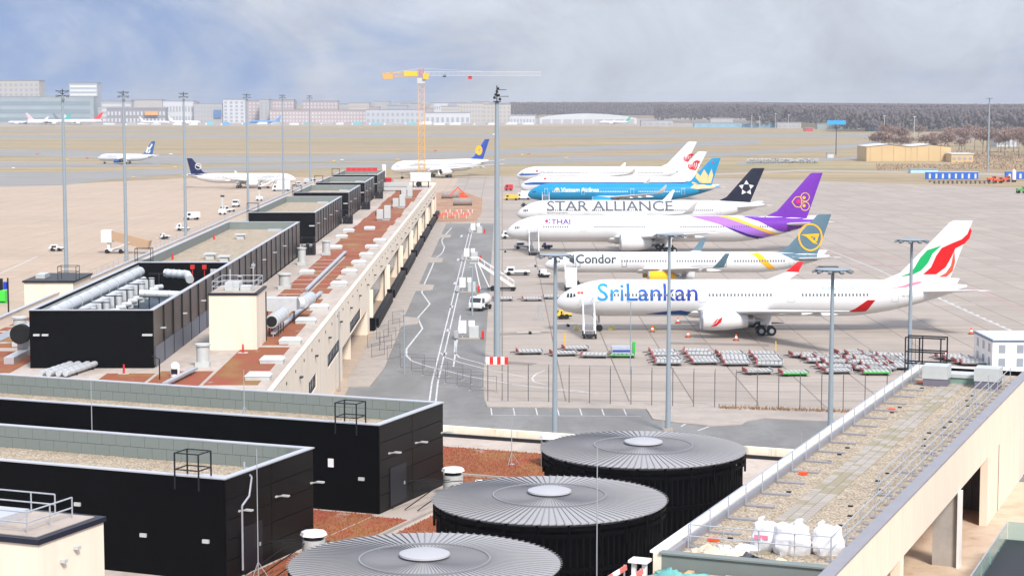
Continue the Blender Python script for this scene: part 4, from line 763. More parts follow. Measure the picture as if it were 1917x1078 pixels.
def block(label, x0, x1, y0, y1, sign=False):
    r = plantroom('plant_block', label, x0, x1, y0, y1, 9.2, 14.9, pw=5.0, roofz=13.55, turned=True, tiles=True, lamps=False, group='near black plant blocks'); cx, cyy = (x0 + x1) / 2, (y0 + y1) / 2
    for me in [o for o in r.children if o.name.startswith('panel')]: bpy.data.objects.remove(me)
    g = (y1 - y0) / 2; me = MB().box(0, .05, .03, g - .03, .015, 1.1).mesh('cladding_panel', PANELB)
    for i in range(2):
        for k in range(5): place('cladding_panel', me, r, (x1 - cx + .001, y0 - cyy + i * g, .05 + k * 1.125))
    cage(r, x1 - 2.7, y0 - .7, 14.3, 16.3, 1.5, 1.3)
    d = MB().box(x1 + .055, x1 + .1, y0 + 1.5, y0 + 3.9, 9.4, 11.9).build('door', mat('door_blue_black', '12161f', .4), r); MB().box(x1 + .1, x1 + .14, y0 + 3.5, y0 + 3.65, 10.5, 10.7).build('handle', GREYM, d)
    lp = MB().box(-.09, .09, -.1, .1, -.05, .05).bar((0, 0, 0), (.55, 0, .1), .07).box(.4, .85, -.12, .12, .05, .14).mesh('wall_lamp', VENTW)
    for q in (.14, .55, .97): place('wall_lamp', lp, r, (x1 + .055 - cx, y0 - cyy + (y1 - y0) * q, 3.7))
    lq = MB().box(-.2, .2, -.12, 0, -.1, .1).mesh('wall_lamp', VENTW)
    for q in (1.2, 5.2, 9.5, 16): place('wall_lamp', lq, r, (x1 - q - cx, y0 - .002 - cyy, 2.2 if q < 9 else 3.6))
    if sign: MB().box(x1 - 3.6, x1 - 3.2, y0 - .03, y0 - .002, 12.0, 12.55).build('sign', WHITE, r)
    return r
PANELB = mat('black_cassette_panel', '040405', .4, spec=.2, var=.2, vs=.5)
A = block('longer black block with grey tiled parapet and gravel roof, next to the pier', -96, -53.0, 108.3, 118.2, True)
B = block('nearer black block with grey tiled parapet, gravel roof and bent pipe', -90, -53.1, 89.5, 99.6)
MB().tube([(-53.6, 92.5, 15.3), (-53.6, 92.5, 14.9), (-52.85, 92.0, 14.6), (-52.85, 91.7, 13.6), (-52.85, 90.9, 13.2), (-52.85, 90.9, 9.6)], .06, 8).build('bent_pipe', GREYM, B, True)
for r, y0 in ((A, 108.3), (B, 89.5)):
    for q in range(3): MB().bar((-53.0 + .2 + q * .9, y0 + 1.5, 9.3), (-53.0 + 1.6 + q * .9, y0 + 4, 10.6), .05).bar((-53.0 + .2 + q * .9, y0 + 4.2, 10.6), (-53.0 + 1.6 + q * .9, y0 + 5.5, 10.6), .05).build('stair_rail', DARKM, r)
# cream corner building at the frame's edge
c = tf('stair_house', 'cream corner building with dark roof edge and white railing below the black blocks', 'building', (-58, 75, 9.2), True)
MB().box(-66, -53.1, 72.7, 78, 5, 14.95).build('wall', CREAM, c); MB().box(-66.1, -53.0, 72.6, 78.1, 14.95, 15.2).build('roof_edge', mat('roof_edge_navy', '181b2c', .5), c); MB().box(-65.8, -53.4, 73, 77.7, 15.2, 15.24).build('roof', ROOFP, c)
b = MB()
for z in (15.75, 16.25):
    b.cyl((-66, 77.3, z), (-55.4, 77.3, z), .04, n=6).cyl((-54.2, 73.4, z), (-54.2, 77.0, z), .04, n=6).cyl((-66, 73.4, z), (-54.2, 73.4, z), .04, n=6)
for v in (-62, -59.4, -56.8, -55.4): b.cyl((v, 77.3, 15.2), (v, 77.3, 16.25), .04, n=6)
for u in (73.4, 75.2, 77.0): b.cyl((-54.2, u, 15.2), (-54.2, u, 16.25), .04, n=6)
b.build('railing', GREYM, c); MB().box(-60, -56.4, 74.2, 76.6, 15.24, 15.6).build('roof_hatch', COPE, c)
lp = MB().box(0, .25, -.14, .14, -.08, .08).mesh('wall_lamp', VENTW); place('wall_lamp', lp, c, (4.91, -.5, 4.6)); place('wall_lamp', lp, c, (4.91, .6, 5.0))
# ---- three drums with fan roofs
SLATM = mat('roof_panel_aluminium', '9d9c9d', .55, .05, var=.05, vs=.6); SEAM = mat('seam_dark_grey', '828286', .6, .1)
def drum(label, v, u, first=None):
    r = thing('ventilation_drum', label, 'ventilation drum', RW(v, u, 9.2), -TH, 'ventilation drums with fan roofs'); Rr = 6.35
    if first:
        for ch in first.children:
            k = ch.copy(); col.objects.link(k); k.parent = r
        return r
    MB().cyl((0, 0, 0), (0, 0, 3.9), 5.7, n=64).build('inner_wall', BLACK, r, True)
    b = MB()
    for i in range(110):
        a = 2 * math.pi * i / 110; x, y = math.cos(a), math.sin(a); b.bar((6.1 * x, 6.1 * y, 0), (6.1 * x, 6.1 * y, 4.0), .08, .08)
    stuff(b.build('louvre_bars', mat('louvre_black', '08080a', .5, spec=.15), r))
    for z, rr in ((4.0, 6.2), (4.4, 6.22), (2.2, 6.2)): MB().lathe([(rr - .12, z - .1), (rr + .1, z - .1), (rr + .1, z + .1), (rr - .12, z + .1), (rr - .12, z - .1)], 64).build('ring_beam', BLACK, r, True)
    b = MB()
    for i in range(24):
        a = 2 * math.pi * i / 24; x, y = math.cos(a), math.sin(a); b.bar((6.28 * x, 6.28 * y, 3.4), (6.28 * x, 6.28 * y, 4.6), .1, .14)
    stuff(b.build('bracket', BLACK, r)); MB().cyl((0, 0, 4.5), (0, 0, 4.6), 6.2, n=64).build('roof_base', SEAM, r)
    n = 96; da = math.pi / n; z0 = 4.66
    def P(rad, a, z): return (rad * math.cos(a), rad * math.sin(a), z)
    pm = MB().add([P(.9, -da * .9, z0 + .3), P(Rr, -da * .96, z0), P(Rr, da * .96, z0 + .035), P(.9, da * .9, z0 + .305), P(.9, -da * .9, z0 + .26), P(Rr, -da * .96, z0 - .05), P(Rr, da * .96, z0 - .02), P(.9, da * .9, z0 + .265)], [(0, 1, 2, 3), (7, 6, 5, 4), (0, 4, 5, 1), (1, 5, 6, 2), (2, 6, 7, 3), (3, 7, 4, 0)])
    pme = pm.mesh('roof_panel', SLATM); sme = MB().bar((.95, 0, z0 + .325), (Rr + .1, 0, z0 + .055), .035, .03).mesh('seam_rib', SEAM)
    for i in range(n):
        place('roof_panel', pme, r, (0, 0, 0), 2 * da * i); place('seam_rib', sme, r, (0, 0, 0), 2 * da * (i + .5))
    MB().lathe([(.02, z0 + .62), (.8, z0 + .6), (1.18, z0 + .5), (1.2, z0 + .42), (1.0, z0 + .3)], 40).build('cap', mat('drum_cap_grey', 'a6a6aa', .5), r, True)
    MB().lathe([(3.0, z0 + .2), (3.0, z0 + .27), (3.1, z0 + .27), (3.1, z0 + .2)], 64).build('stiffening_ring', SEAM, r, True)
    return r
d0 = drum('black drum with grey fan roof, third from the gravel wing corner and partly cut off', -36.9, 80.2)
drum('black drum with grey fan roof, middle one of the three', -36.7, 96.0, d0); drum('black drum with grey fan roof, next to the stained parapet and road', -36.7, 112.3, d0)
def capvent(v, u, h, lab):
    t = thing('capped_vent', lab, 'vent', RW(v, u, 9.2), 0, 'capped vents on the podium'); MB().cyl((0, 0, 0), (0, 0, h - .45), .66, n=24).build('body', VENTW, t, True); MB().cyl((0, 0, h - .45), (0, 0, h - .2), .55, n=16).build('grille', DARKM, t, True); MB().cyl((0, 0, h - .2), (0, 0, h), .78, .7, 8).build('cap', WHITE, t)
capvent(-50.9, 115.2, 1.9, 'white capped vent between black block and middle drum'); capvent(-48.6, 127.2, 2.3, 'pale capped vent beside the drum near the stained parapet'); capvent(-50.4, 94.6, 2.0, 'white capped vent at the foot of the nearer black block')
pr_ = tf('pipe_run', 'thin white pipe on posts beside the capped vent', 'pipe', (-47, 117.8, 9.2), True); MB().cyl((-50.2, 117.3, 9.9), (-43.5, 120.2, 9.9), .08, n=8).build('pipe', WHITE, pr_)
for q in (0, .5, 1): MB().cyl((-50 + 6.2 * q, 117.4 + 2.7 * q, 9.2), (-50 + 6.2 * q, 117.4 + 2.7 * q, 9.9), .05, n=6).build('post', GREYM, pr_)
def rod(p, h, lab, r=.035):
    t = thing('lightning_rod', lab, 'lightning rod', p); MB().cyl((0, 0, 0), (0, 0, h), r, r * .6, 6).build('rod', GREYM, t); b = MB()
    for k in range(3): b.bar((0, 0, .9), (.55 * math.cos(k * 2.1), .55 * math.sin(k * 2.1), .05), .03)
    b.box(-.2, .2, -.2, .2, 0, .08).build('tripod', GREYM, t)
rod(RW(-69.4, 100.9, 13.6), 4.2, 'lightning rod standing on the nearer black block'); rod(RW(-52.0, 91.1, 9.2), 7.2, 'tall lightning rod before the nearer black block'); rod(RW(-51.4, 126.8, 9.2), 3.6, 'lightning rod on the sedum by the stained parapet')
rod(RW(-30.6, 86.5, 9.2), 9.5, 'tall lightning rod between drums and gravel wing'); rod(RW(-41.5, 131.5, 9.2), 3.4, 'lightning rod beside the far drum and parapet'); rod(RW(-66, 114, 13.6), 3.4, 'lightning rod on the longer black block'); rod(RW(-29.5, 124, 9.2), 4.2, 'lightning rod between the last drum and gravel wing')
# ---- wing with gravel roof
GUNM = mat('grey_coping', '8f8e94', .55, .1, var=.06, vs=.6)
wing_ = tf('gravel_roof_wing', 'cream wing with gravel roof, paved path and white railings', 'building', (-22, 112, 0), True); V0, V1, U0, U1 = -26.3, -17.7, 82.0, 148.5
MB().box(V0 + .4, V1 - .3, U0 + .3, U1 - .3, 14.2, 14.6).build('gravel_roof', GRAVEL, wing_)
MB().box(V0, V0 + .4, U0, U1, 7, 14.92).build('wall', CREAM, wing_); MB().box(V0 - .15, V0 + .25, U0, U1, 14.92, 15.02).build('coping', WHITE, wing_); MB().box(V0 + .42, V0 + .72, U0 + .3, U1 - .3, 14.6, 14.9).build('gutter_rail', GUNM, wing_)
MB().box(V0, V1, U1 - .3, U1, 7, 14.95).build('wall', BLACK, wing_); MB().box(V0, V1 - .1, U1 - .35, U1 + .1, 14.95, 15.03).build('coping', WHITE, wing_)
MB().box(V0 + .4, V1 - .5, U0, U0 + .3, 13.2, 14.9).build('wall', TILEG, wing_); MB().box(V0 + .3, V1 - .5, U0 - .1, U0 + .5, 14.9, 14.98).build('coping', TILEG, wing_)
MB().box(V1 - .62, V1 + .04, U0 - 3, U1, 14.9, 15.0).build('coping', GUNM, wing_)
n = 22; g = (U1 - U0 + 4) / n; me = MB().box(-.3, 0, .006, g - .006, 0, 2.7).mesh('fascia_panel', CREAM)
for i in range(n): place('fascia_panel', me, wing_, (V1 + 22, U0 - 4 - 112 + i * g, 12.2))
pm = [MB().box(.012, .49, .012, .49, -.04, .04).mesh('paver', mat('paver_' + k, h_, .85, var=.1, vs=2)) for k, h_ in (('grey', '9d958b'), ('olive', '938a74'), ('pale', 'a59e95'))]
k = 0
for i in range(118):
    for j in range(3):
        y = 84.8 + i * .52 - 112; olive = .5 + .5 * math.sin(i * .23 + .6 * math.sin(i * .9))
        place('paver', pm[1 if rs.random() < olive * .8 else (2 if rs.random() < .4 else 0)], wing_, (-23.2 + j * .52 + 22, y, 14.602))
# railings with feet
def railing(v, dirv, ups, name='railing'):
    b = MB()
    for z in (15.2, 15.75): b.cyl((v, ups[0], z), (v, ups[-1], z), .03, n=6)
    b.build(name, GREYM, wing_)
    pmesh = MB().cyl((0, 0, 0), (0, 0, 1.15), .03, n=6).mesh('railing_post', GREYM); fm = MB().box(0, 1.5 * dirv, -.13, .13, 0, .08).mesh('railing_foot', GUNM)
    if dirv < 0: fm = MB().box(-.2, .75, -.13, .13, 0, .08).mesh('railing_foot', GUNM)
    for u in ups: place('railing_post', pmesh, wing_, (v + 22, u - 112, 14.62)); place('railing_foot', fm, wing_, (v + 22, u - 112, 14.61))
    for u0, u1 in zip(ups, ups[1:]) if dirv < 0 and v > V1 - 1.5 else ():
        place('railing_foot', fm, wing_, (v + 22, (u0 + u1) / 2 - 112, 14.61))
railing(V0 + .85, 1, [85 + 3.3 * i for i in range(19)]); railing(V1 - 1.0, -1, [84.6 + 3.3 * i for i in range(19)]); railing(V1 - 1.95, -1, [100.1 + 6.6 * i for i in range(7)], 'railing')
b = MB()
for z in (15.2, 15.75): b.cyl((V0 + .85, 84.7, z), (V1 - 1.0, 84.6, z), .03, n=6)
for q in range(5): b.cyl((V0 + .85 + q * 1.68, 84.7, 14.6), (V0 + .85 + q * 1.68, 84.7, 15.75), .03, n=6)
b.build('railing', GREYM, wing_)
for (v, u, z) in ((-24.9, 104, 14.62), (-24.6, 128, 14.62), (-25.0, 141, 14.62), (-25, 86.4, 14.62)): MB().box(v, v + .45, u, u + .4, z, z + .14).build('drain_cover', ORANGE, wing_)
for k in range(26): MB().box(-.12, .12, -.08, .08, 0, .07).build('anchor_plate', DARKM, wing_, loc=(rs.choice((-19.9, -24.2, -20.4)) + 22 + rs.uniform(-.1, .1), 85 + k * 2.35 - 112, 14.602))
for v, u, l in ((-24.4, 140.4, 'beside the steel frame'), (-20.7, 140.5, 'beside the railing')):
    t = thing('roof_vent', 'boxy grey roof ventilator on the gravel roof ' + l, 'vent', RW(v + .8, u + .8, 14.6), -TH); MB().box(-.85, .85, -.85, .85, 0, .55).build('base', mat('vent_base_grey', '6e6c78', .6), t); MB().box(-.9, .9, -.9, .9, .55, 1.5).build('hood', VENTW, t)
t = thing('roof_hatch', 'low pale roof hatch with greenish glazing between two ventilators', 'hatch', RW(-21.8, 143.2, 14.6), -TH); MB().box(-1.1, 1.1, -.8, .8, 0, .45).build('frame', mat('hatch_green_grey', '7d9c90', .4), t); MB().box(-1.2, 1.2, -.9, .9, .45, .7).build('lid', VENTW, t)
t = tf('steel_frame', 'open dark steel cage frame at the far roof corner', 'frame', (-26, 149.2, 14.6), True)
for (v, u) in ((-27.4, 148.9), (-27.4, 150.2), (-26.3, 148.9), (-26.3, 150.2)): MB().box(v, v + .09, u, u + .09, 13, 17.0).build('upright', DARKM, t)
for (v, u) in ((-24.7, 149), (-24.4, 150.2)): MB().box(v, v + .1, u, u + .1, 15.0, 17.0).build('upright', DARKM, t)
for z in (17.0, 15.9, 15.0):
    for u in (148.95, 150.2): MB().box(-27.4, -24.3, u, u + .1, z, z + .1).build('rail', DARKM, t)
for q in range(5): MB().box(-27.4 + q * .27, -27.37 + q * .27, 148.92, 148.96, 15, 17).build('bar', DARKM, t)
# below the fascia: columns, recess, terrace
[MB().box(V1 - .5, V1 - .02, a, c_, 7.6, 12.2).build('pier_wall', CREAM, wing_) for a, c_ in ((96.2, 97.2), (126.6, U1))]
MB().box(V0 + 1, V1 + 12, U0 - 8, U1 - 6, 7.3, 7.6).build('terrace_floor', mixmat('terrace_screed', ['c9b39c', ('b79d84', .5, (1, 1, 1), .45, .65, .8), ('a37a58', .9, (1, 1, 1), .58, .75, .6)], .7), wing_)
MB().box(V1 - 4.8, V1 - 4.5, U0 - 6, U1 - 8, 7.6, 14.1).build('recess_wall', CREAM, wing_); MB().box(V1 - 4.5, V1 - .02, 131.5, 131.8, 7.6, 12.2).build('recess_wall', mat('timber_brown', '6b4128', .6, var=.15, vs=1), wing_)
for q in range(3): MB().box(V1 - 4.2 + q * 1.25, V1 - 3.0 + q * 1.25, 131.3, 131.48, 7.65, 10.6).build('door', mat('door_dark_brown', '2e211a', .5, var=.2, vs=1), wing_)
MB().box(V1 - 4.5, V1 - .3, 118, 131.4, 11.9, 12.15).build('soffit', mat('soffit_orange_light', 'a55a24', .6), wing_)  # orange light on this ceiling is put into the soffit colour
MB().box(V1 - 4.48, V1 - 4.4, 99, 100.2, 7.65, 9.8).build('door', DARKM, wing_)
t = tf('concrete_pillar', 'grey concrete pillar with white edge under the cream fascia', 'pillar', (-17.9, 114.9, 7.6), True); MB().box(-19.2, -17.72, 114.6, 115.2, 7.6, 12.19).build('shaft', mat('fair_faced_concrete', 'a8a29c', .8, var=.12, vs=1.2), t); MB().box(-17.72, -17.55, 114.3, 115.2, 7.6, 12.19).build('edge', WHITE, t)
GLASS = mat('green_tinted_glass', '9cc4bd', .05, spec=.6, alpha=.45)
t = tf('dark_canopy', 'dark grey canopy slab with glass balustrade below the wing', 'canopy', (-13, 112, 7.6), True); MB().box(-15.2, -8, 100, 117, 7.6, 8.9).build('slab', mat('canopy_charcoal', '34373b', .6, var=.1, vs=.5), t); MB().box(-15.25, -7.9, 99.9, 117.1, 8.9, 9.0).build('edge', DARKM, t)
for i in range(5):
    g = MB().box(-15.2, -15.14, 100.1 + i * 3.4, 103.4 + i * 3.4, 9.0, 10.0).build('glass_panel', GLASS, t); MB().box(-15.21, -15.13, 100.1 + i * 3.4, 103.4 + i * 3.4, 10.0, 10.04).build('edge_strip', GREYM, g)
for i in range(3): MB().box(-15.1 + i * 2.2, -12.95 + i * 2.2, 117.0, 117.06, 9.0, 10.1).build('glass_panel', GLASS, t)
# builders' things at the near end of the gravel roof
BAGM = mat('bag_white_fabric', 'd9d9dc', .8, var=.05, vs=2, bump=.5, bs=4); CLOTH = mat('crumpled_paper', 'd2bfa9', .85, var=.12, vs=1.5, bump=.6, bs=5); TEAL = mat('teal_tarpaulin', '63a5a0', .6, var=.12, vs=2, bump=.5, bs=5)
def lump(name, lab, cat, at, sx, sy, h, m, seed, boxy=.5, rz=0, tip=0, parent=None):
    """a soft crumpled body: a rounded box with random folds"""
    q = random.Random(seed); b = MB(); nu, nv = 26, 12; rings = []
    ph = [q.uniform(0, 6.3) for _ in range(8)]
    for j in range(nv + 1):
        f = j / nv; z = h * f; ring = []
        sh = (1 - max(0, (f - .84) / .16) ** 2 * (.35 if not tip else .9)) * (.86 + .14 * math.sin(math.pi * min(1, f * 1.4)))
        for i in range(nu):
            a = 2 * math.pi * i / nu; c_, s_ = math.cos(a), math.sin(a); k = (abs(c_) ** (2 / boxy * .5 + 1.2) + abs(s_) ** (2 / boxy * .5 + 1.2)) ** (-1 / (2 / boxy * .5 + 1.2))
            w_ = 1 + .06 * math.sin(3 * a + ph[0] + f * 3) + .05 * math.sin(7 * a + ph[1] - f * 5) + .045 * math.sin(11 * a + ph[2] + f * 9) + q.uniform(-.03, .03)
            ring.append((sx * c_ * k * sh * w_ + tip * max(0, f - .7), sy * s_ * k * sh * w_, z + h * .06 * math.sin(4 * a + ph[3]) * f))
        rings.append(ring)
    b.loft(rings); o = b.build(name, m, parent, True, loc=at, rz=rz, fix=True)
    return tag(o, lab, cat) if lab else o
for i, (v, u, s1, hh, lab) in enumerate(((-22.1, 86.0, .62, 1.25, 'white bulk bag with pink print beside two others on the gravel roof'), (-20.75, 85.7, .85, 1.35, 'plump white bulk bag standing between two others'), (-19.2, 86.2, .72, 1.25, 'white bulk bag next to the railing corner'))):
    t = thing('bulk_bag', lab, 'bag', RW(v, u, 14.6), -TH + .2 * i); lump('bag_body', None, None, (0, 0, 0), s1, s1 * .85, hh, BAGM, 10 + i, .36, parent=t); lump('knotted_top', None, None, (s1 * (-.45, .3, -.5)[i], .1, hh * .9), s1 * .22, s1 * .2, .38, BAGM, 20 + i, .9, tip=.5, parent=t)
    if i == 0: MB().box(-.4, .25, -s1 * .9, -s1 * .875, .55, .75).build('printed_stripe', mat('bag_pink_print', 'd77f9a', .7), t)
def crumple(name, lab, cat, v0, v1, u0, u1, h, m, seed, z=14.62):
    q = random.Random(seed); n = 22; k = 12; ph = [q.uniform(0, 6.3) for _ in range(6)]; vs_ = []
    for j in range(k + 1):
        for i in range(n + 1):
            a, c_ = i / n, j / k; e = min(1, 4 * a, 4 * (1 - a), 3.5 * c_, 3.5 * (1 - c_)); zz = h * e * (.45 + .3 * math.sin(9 * a + ph[0] + 4 * c_) + .22 * math.sin(17 * a - 8 * c_ + ph[1]) + .18 * q.uniform(-1, 1))
            p_ = RW(v0 + (v1 - v0) * a + .25 * math.sin(6 * c_ + ph[2]) + q.uniform(-.05, .05), u0 + (u1 - u0) * c_ + .2 * math.sin(8 * a + ph[3]) + q.uniform(-.05, .05), z + max(.02, zz)); vs_.append(p_)
    fs = [(j * (n + 1) + i, j * (n + 1) + i + 1, (j + 1) * (n + 1) + i + 1, (j + 1) * (n + 1) + i) for j in range(k) for i in range(n)]
    c0 = sum(vs_, Vector()) / len(vs_); c0.z = z; o = MB().add([p_ - c0 for p_ in vs_], fs).build(name, m, None, True, loc=c0); return tag(o, lab, cat)
crumple('paper_sheeting', 'crumpled tan paper sheeting heaped at the roof edge', 'sheeting', -25.3, -22.6, 83.0, 84.4, .55, CLOTH, 4); crumple('plastic_sheet', 'creased white plastic sheet beside the paper heap', 'sheeting', -24.2, -22.4, 84.6, 85.6, .4, BAGM, 6)
crumple('dark_fleece', 'dark grey granules and fleece pile before the bulk bags', 'pile', -22.7, -21.4, 83.0, 84.0, .3, mat('dark_granules', '4c4d52', .95, var=.3, vs=8, bump=.8, bs=20), 8); crumple('tan_offcut', 'tan offcuts lying before the bulk bags', 'offcuts', -21.2, -18.9, 82.9, 83.6, .22, CLOTH, 9)
t = tf('work_platform', 'lower timber working platform at the end of the gravel roof', 'platform', (-22, 79, 12.6), True); MB().box(-26, -17.9, 76, 81.9, 14.0, 14.2).build('deck', mat('deck_timber', '8a6f52', .8, var=.2, vs=1), t); MB().box(-24.6, -24.3, 80, 81.9, 14.2, 14.3).build('plank', mat('plank_pale', 'c7ab84', .8), t)
for q in range(4): MB().box(-23.9 + q * 1.2, -22.9 + q * 1.2, 80 + (q % 2) * .5, 81.4, 14.2, 14.3 + .06 * q).build('board', mat('board_grey', 'b0aaa4', .8), t)
crumple('tarpaulin', 'teal tarpaulin bunched over the timber platform', 'tarpaulin', -26.0, -23.4, 80.0, 81.3, 0.45, TEAL, 12, 14.22)
BARR = mat('barrier_pink_red', 'd4756f', .5)
for i, (v, u) in enumerate(((-27.2, 80.6), (-26.3, 80.2), (-18.6, 80.9))):
    t = tf('edge_board', ('red and white edge protection board beside the white bracket', 'red and white edge protection board nearer the tarpaulin', 'red edge protection board at the cream fascia')[i], 'barrier', (v, u, 13.6), True)
    for k in range(5): MB().bar((v + .1 - .16 * k, u - .5 * k, 14.5 - .1 * k), (v - .06 - .16 * k, u - .5 * (k + 1), 14.4 - .1 * k), .06, .24).build('stripe', BARR if k % 2 == 0 else WHITE, t)
    MB().bar((v, u, 13.2), (v, u, 14.6), .06).build('post', GREYM, t)
t = tf('white_bracket', 'white steel bracket on the outer corner of the gravel wing', 'bracket', (-26.9, 82, 13.2), True); MB().box(-27.3, -26.4, 81.4, 82.2, 14.5, 14.62).build('plate', WHITE, t); MB().box(-27.2, -27.0, 81.6, 81.8, 12.6, 14.5).build('leg', WHITE, t); MB().box(-26.7, -26.5, 81.6, 81.8, 12.6, 14.5).build('leg', WHITE, t)
# ================================================================ masts
LAMPG = mat('floodlight_glass', '73797f', .3)
def mast(label, loc, h, r0, r1, head):
    t = thing('light_mast', label, 'light mast', loc); MB().cyl((0, 0, 0), (0, 0, h), r0, r1, 14).build('shaft', MASTM, t, True); MB().box(-r0 * 1.7, r0 * 1.7, -r0 * 1.7, r0 * 1.7, 0, .35).build('base', PAVE, t)
    if head == 'wide':
        MB().lathe([(.3, h - .1), (1.45, h + .12), (1.5, h + .2), (.3, h + .3), (.02, h + .32)], 20).build('crown', MASTM, t, True)
        for k in range(10):
            a = 2 * math.pi * k / 10; x, y = math.cos(a), math.sin(a); MB().bar((1.3 * x, 1.3 * y, h + .1), (1.75 * x, 1.75 * y, h - .05), .3, .18).build('floodlight', LAMPG, t)
    elif head == 'tier':
        for z in (h - .1, h + .55): MB().box(-.95, .95, -.07, .07, z, z + .12).build('cross_arm', DARKM, t)
        MB().box(-.07, .07, -.9, .9, h + .2, h + .32).build('cross_arm', DARKM, t); MB().cyl((0, 0, h), (0, 0, h + .9), .06, n=6).build('finial', DARKM, t)
        for x, z in ((-.75, 0), (.7, 0), (-.4, .65), (.55, .65), (.1, -.5)): MB().box(x - .17, x + .17, -.3, .15, h + z - .3, h + z + .05).build('floodlight', LAMPG, t)
    else:
        MB().cyl((0, 0, h), (0, 0, h + .12), .55, n=16).build('platform', DARKM, t)
        for k, (x, z) in enumerate(((-.4, .6), (.3, .9), (0, 1.4), (.5, .4), (-.2, 1.0), (.2, 1.8))): MB().box(x * .8 - .17, x * .8 + .17, -.3, .15, h + z - .2, h + z + .14).build('floodlight', BLACKR, t)
        MB().box(-.1, 1.6, -.05, .05, h + .7, h + .78).build('cross_arm', DARKM, t); MB().box(-.1, 1.3, -.05, .05, h + 1.6, h + 1.68).build('cross_arm', DARKM, t); MB().cyl((0, 0, h), (0, 0, h + 2.2), .07, n=6).build('finial', DARKM, t)
    return t
for i, x in enumerate((122, 235, 347, 464.5, 531, 581.5)):
    Y = 3600 * 62 / (940 - x); mast('tall grey light mast beyond the pier edge, %s of six counted towards the crane' % ORD[i], (-62, Y, 0), 36.0, .36, .18, 'tier')
mast('thick grey light mast with dark lamp cluster beside the service road', (-.7, 261.5, 0), 35.1, .47, .27, 'cluster')
t = thing('crash_block', 'red and white striped concrete block at the foot of the thick mast', 'barrier', (-.7, 257, 0))
for k in range(6): MB().box(-1.5 + k * .5, -1.0 + k * .5, -.4, .4, 0, .9).build('stripe', REDP if k % 2 else WHITE, t)
for lab, x, y in (('light mast with flat crown nearest the parking bays', 4.9, 177), ('light mast with flat crown rising before the airliner lettering', 17.8, 204), ('light mast with flat crown behind the gravel wing railing', 27.9, 161.5), ('light mast with flat crown standing behind the steel cage frame', 41.9, 196)): mast(lab.replace('nearest', 'beside'), (x, y, 0), 21, .29, .14, 'wide')
mast('pale light mast near the blue site cabins', (242, 958, 0), 36, .5, .3, 'wide')
t = thing('sign_mast', 'thin dark pole carrying a bright blue panel beside the taxiway bend', 'sign', (215, 1240, 0)); MB().cyl((0, 0, 0), (0, 0, 20), .3, .2, 8).build('pole', DARKM, t); MB().box(-6, 6, -.3, .3, 19.5, 22.2).build('panel', mat('sign_blue', '2c9fd8', .4), t)
def pole(x, y0, y1, lab, r=.1, Y=None, z=0):
    p = G(x, y1, z) if Y is None else Vector((PY(x, y1, Y).x, Y, z)); h = PY(x, y0, p.y).z - z; t = thing('lamp_post', lab, 'lamp post', p); MB().cyl((0, 0, 0), (0, 0, h), r, r * .7, 8).build('post', MASTM, t); MB().box(-.5, .1, -.12, .12, h - .02, h + .1).build('lamp_head', GREYM, t)
pole(757, 588, 700, 'slender lamp post on the forecourt near the zigzag line', .09); pole(636, 583, 733, 'slender lamp post against the cream pier wall', .1); pole(576, 660, 733, 'short lamp post against the cream pier wall', .1); pole(1180, 566, 700, 'slender pale post in front of the airliner fuselage', .07); pole(1704, 590, 690, 'slender post beside the mast behind the steel cage', .09)
pole(884, 500, 590, 'grey post beside the white stair truck', .16); pole(1043, 505, 560, 'thin post near the slim airliner nose', .08)
# ================================================================ fence along the stands
FENM = mat('fence_steel', '63666c', .5, .4)
f0, f1 = Vector((-1.7, 225.1, 0)), Vector((46, 215.1, 0)); nf = 20; fdir = (f1 - f0) / nf
t = thing('security_fence', 'tall thin wire fence along the edge of the aircraft stands', 'fence', f0)
pm_ = MB().cyl((0, 0, 0), (0, 0, 4.2), .05, n=6).cyl((0, 0, 4.2), (.0, -.4, 4.6), .03, n=5).mesh('fence_post', FENM)
for i in range(nf + 1): place('fence_post', pm_, t, fdir * i)
wm_ = MB()
for k in range(6): wm_.bar((0, 0, .5 + k * .8), tuple(fdir * nf + Vector((0, 0, .5 + k * .8))), .012)
stuff(wm_.build('fence_wire', FENM, t))
b = MB(); rg = random.Random(11)
for i in range(900):
    q = G(rg.uniform(1400, 1640), 0) if False else Vector((rg.uniform(25, 46), 0, 0)); q.y = 216.6 + (38 - q.x) * .21 + rg.uniform(-.9, .6); h = rg.uniform(.1, .5); a = rg.uniform(0, 6.3); b.add([(q.x, q.y, .1), (q.x + .1 * math.cos(a), q.y + .1 * math.sin(a), .1), (q.x + rg.uniform(-.12, .12), q.y + rg.uniform(-.12, .12), .1 + h)], [(0, 1, 2)])
stuff(tag(b.build('dry_grass', mat('dry_grass_brown', '8d6a3c', .9, var=.3, vs=2)), 'strip of dry brown grass along the foot of the fence', 'grass'))
fm_ = None
for i, (x, y) in enumerate(((772, 691), (793, 698), (815, 705), (843, 711), (858, 720), (880, 726), (905, 733), (737, 672), (722, 655), (708, 668), (730, 640), (738, 622), (745, 606), (716, 634), (700, 650))):
    p = G(x, y); t = thing('mobile_fence', 'mobile mesh fence panel on block feet, %s in the zigzag of the forecourt' % ORD[i], 'fence panel', p, R_(-18 if i < 7 else 62), 'mobile fence panels')
    b = MB()
    for xx in (-1.7, 1.7): b.cyl((xx, 0, .1), (xx, 0, 2.0), .03, n=6)
    for z in (.2, 2.0): b.cyl((-1.7, 0, z), (1.7, 0, z), .025, n=6)
    b.build('tube_frame', FENM, t); b = MB()
    for k in range(16): b.bar((-1.6 + k * .21, 0, .2), (-1.6 + k * .21, 0, 2.0), .008)
    stuff(b.build('wire_mesh', FENM, t))
    for xx in (-1.7, 1.7): MB().box(xx - .12, xx + .12, -.4, .4, 0, .14).build('block_foot', PAVE, t)
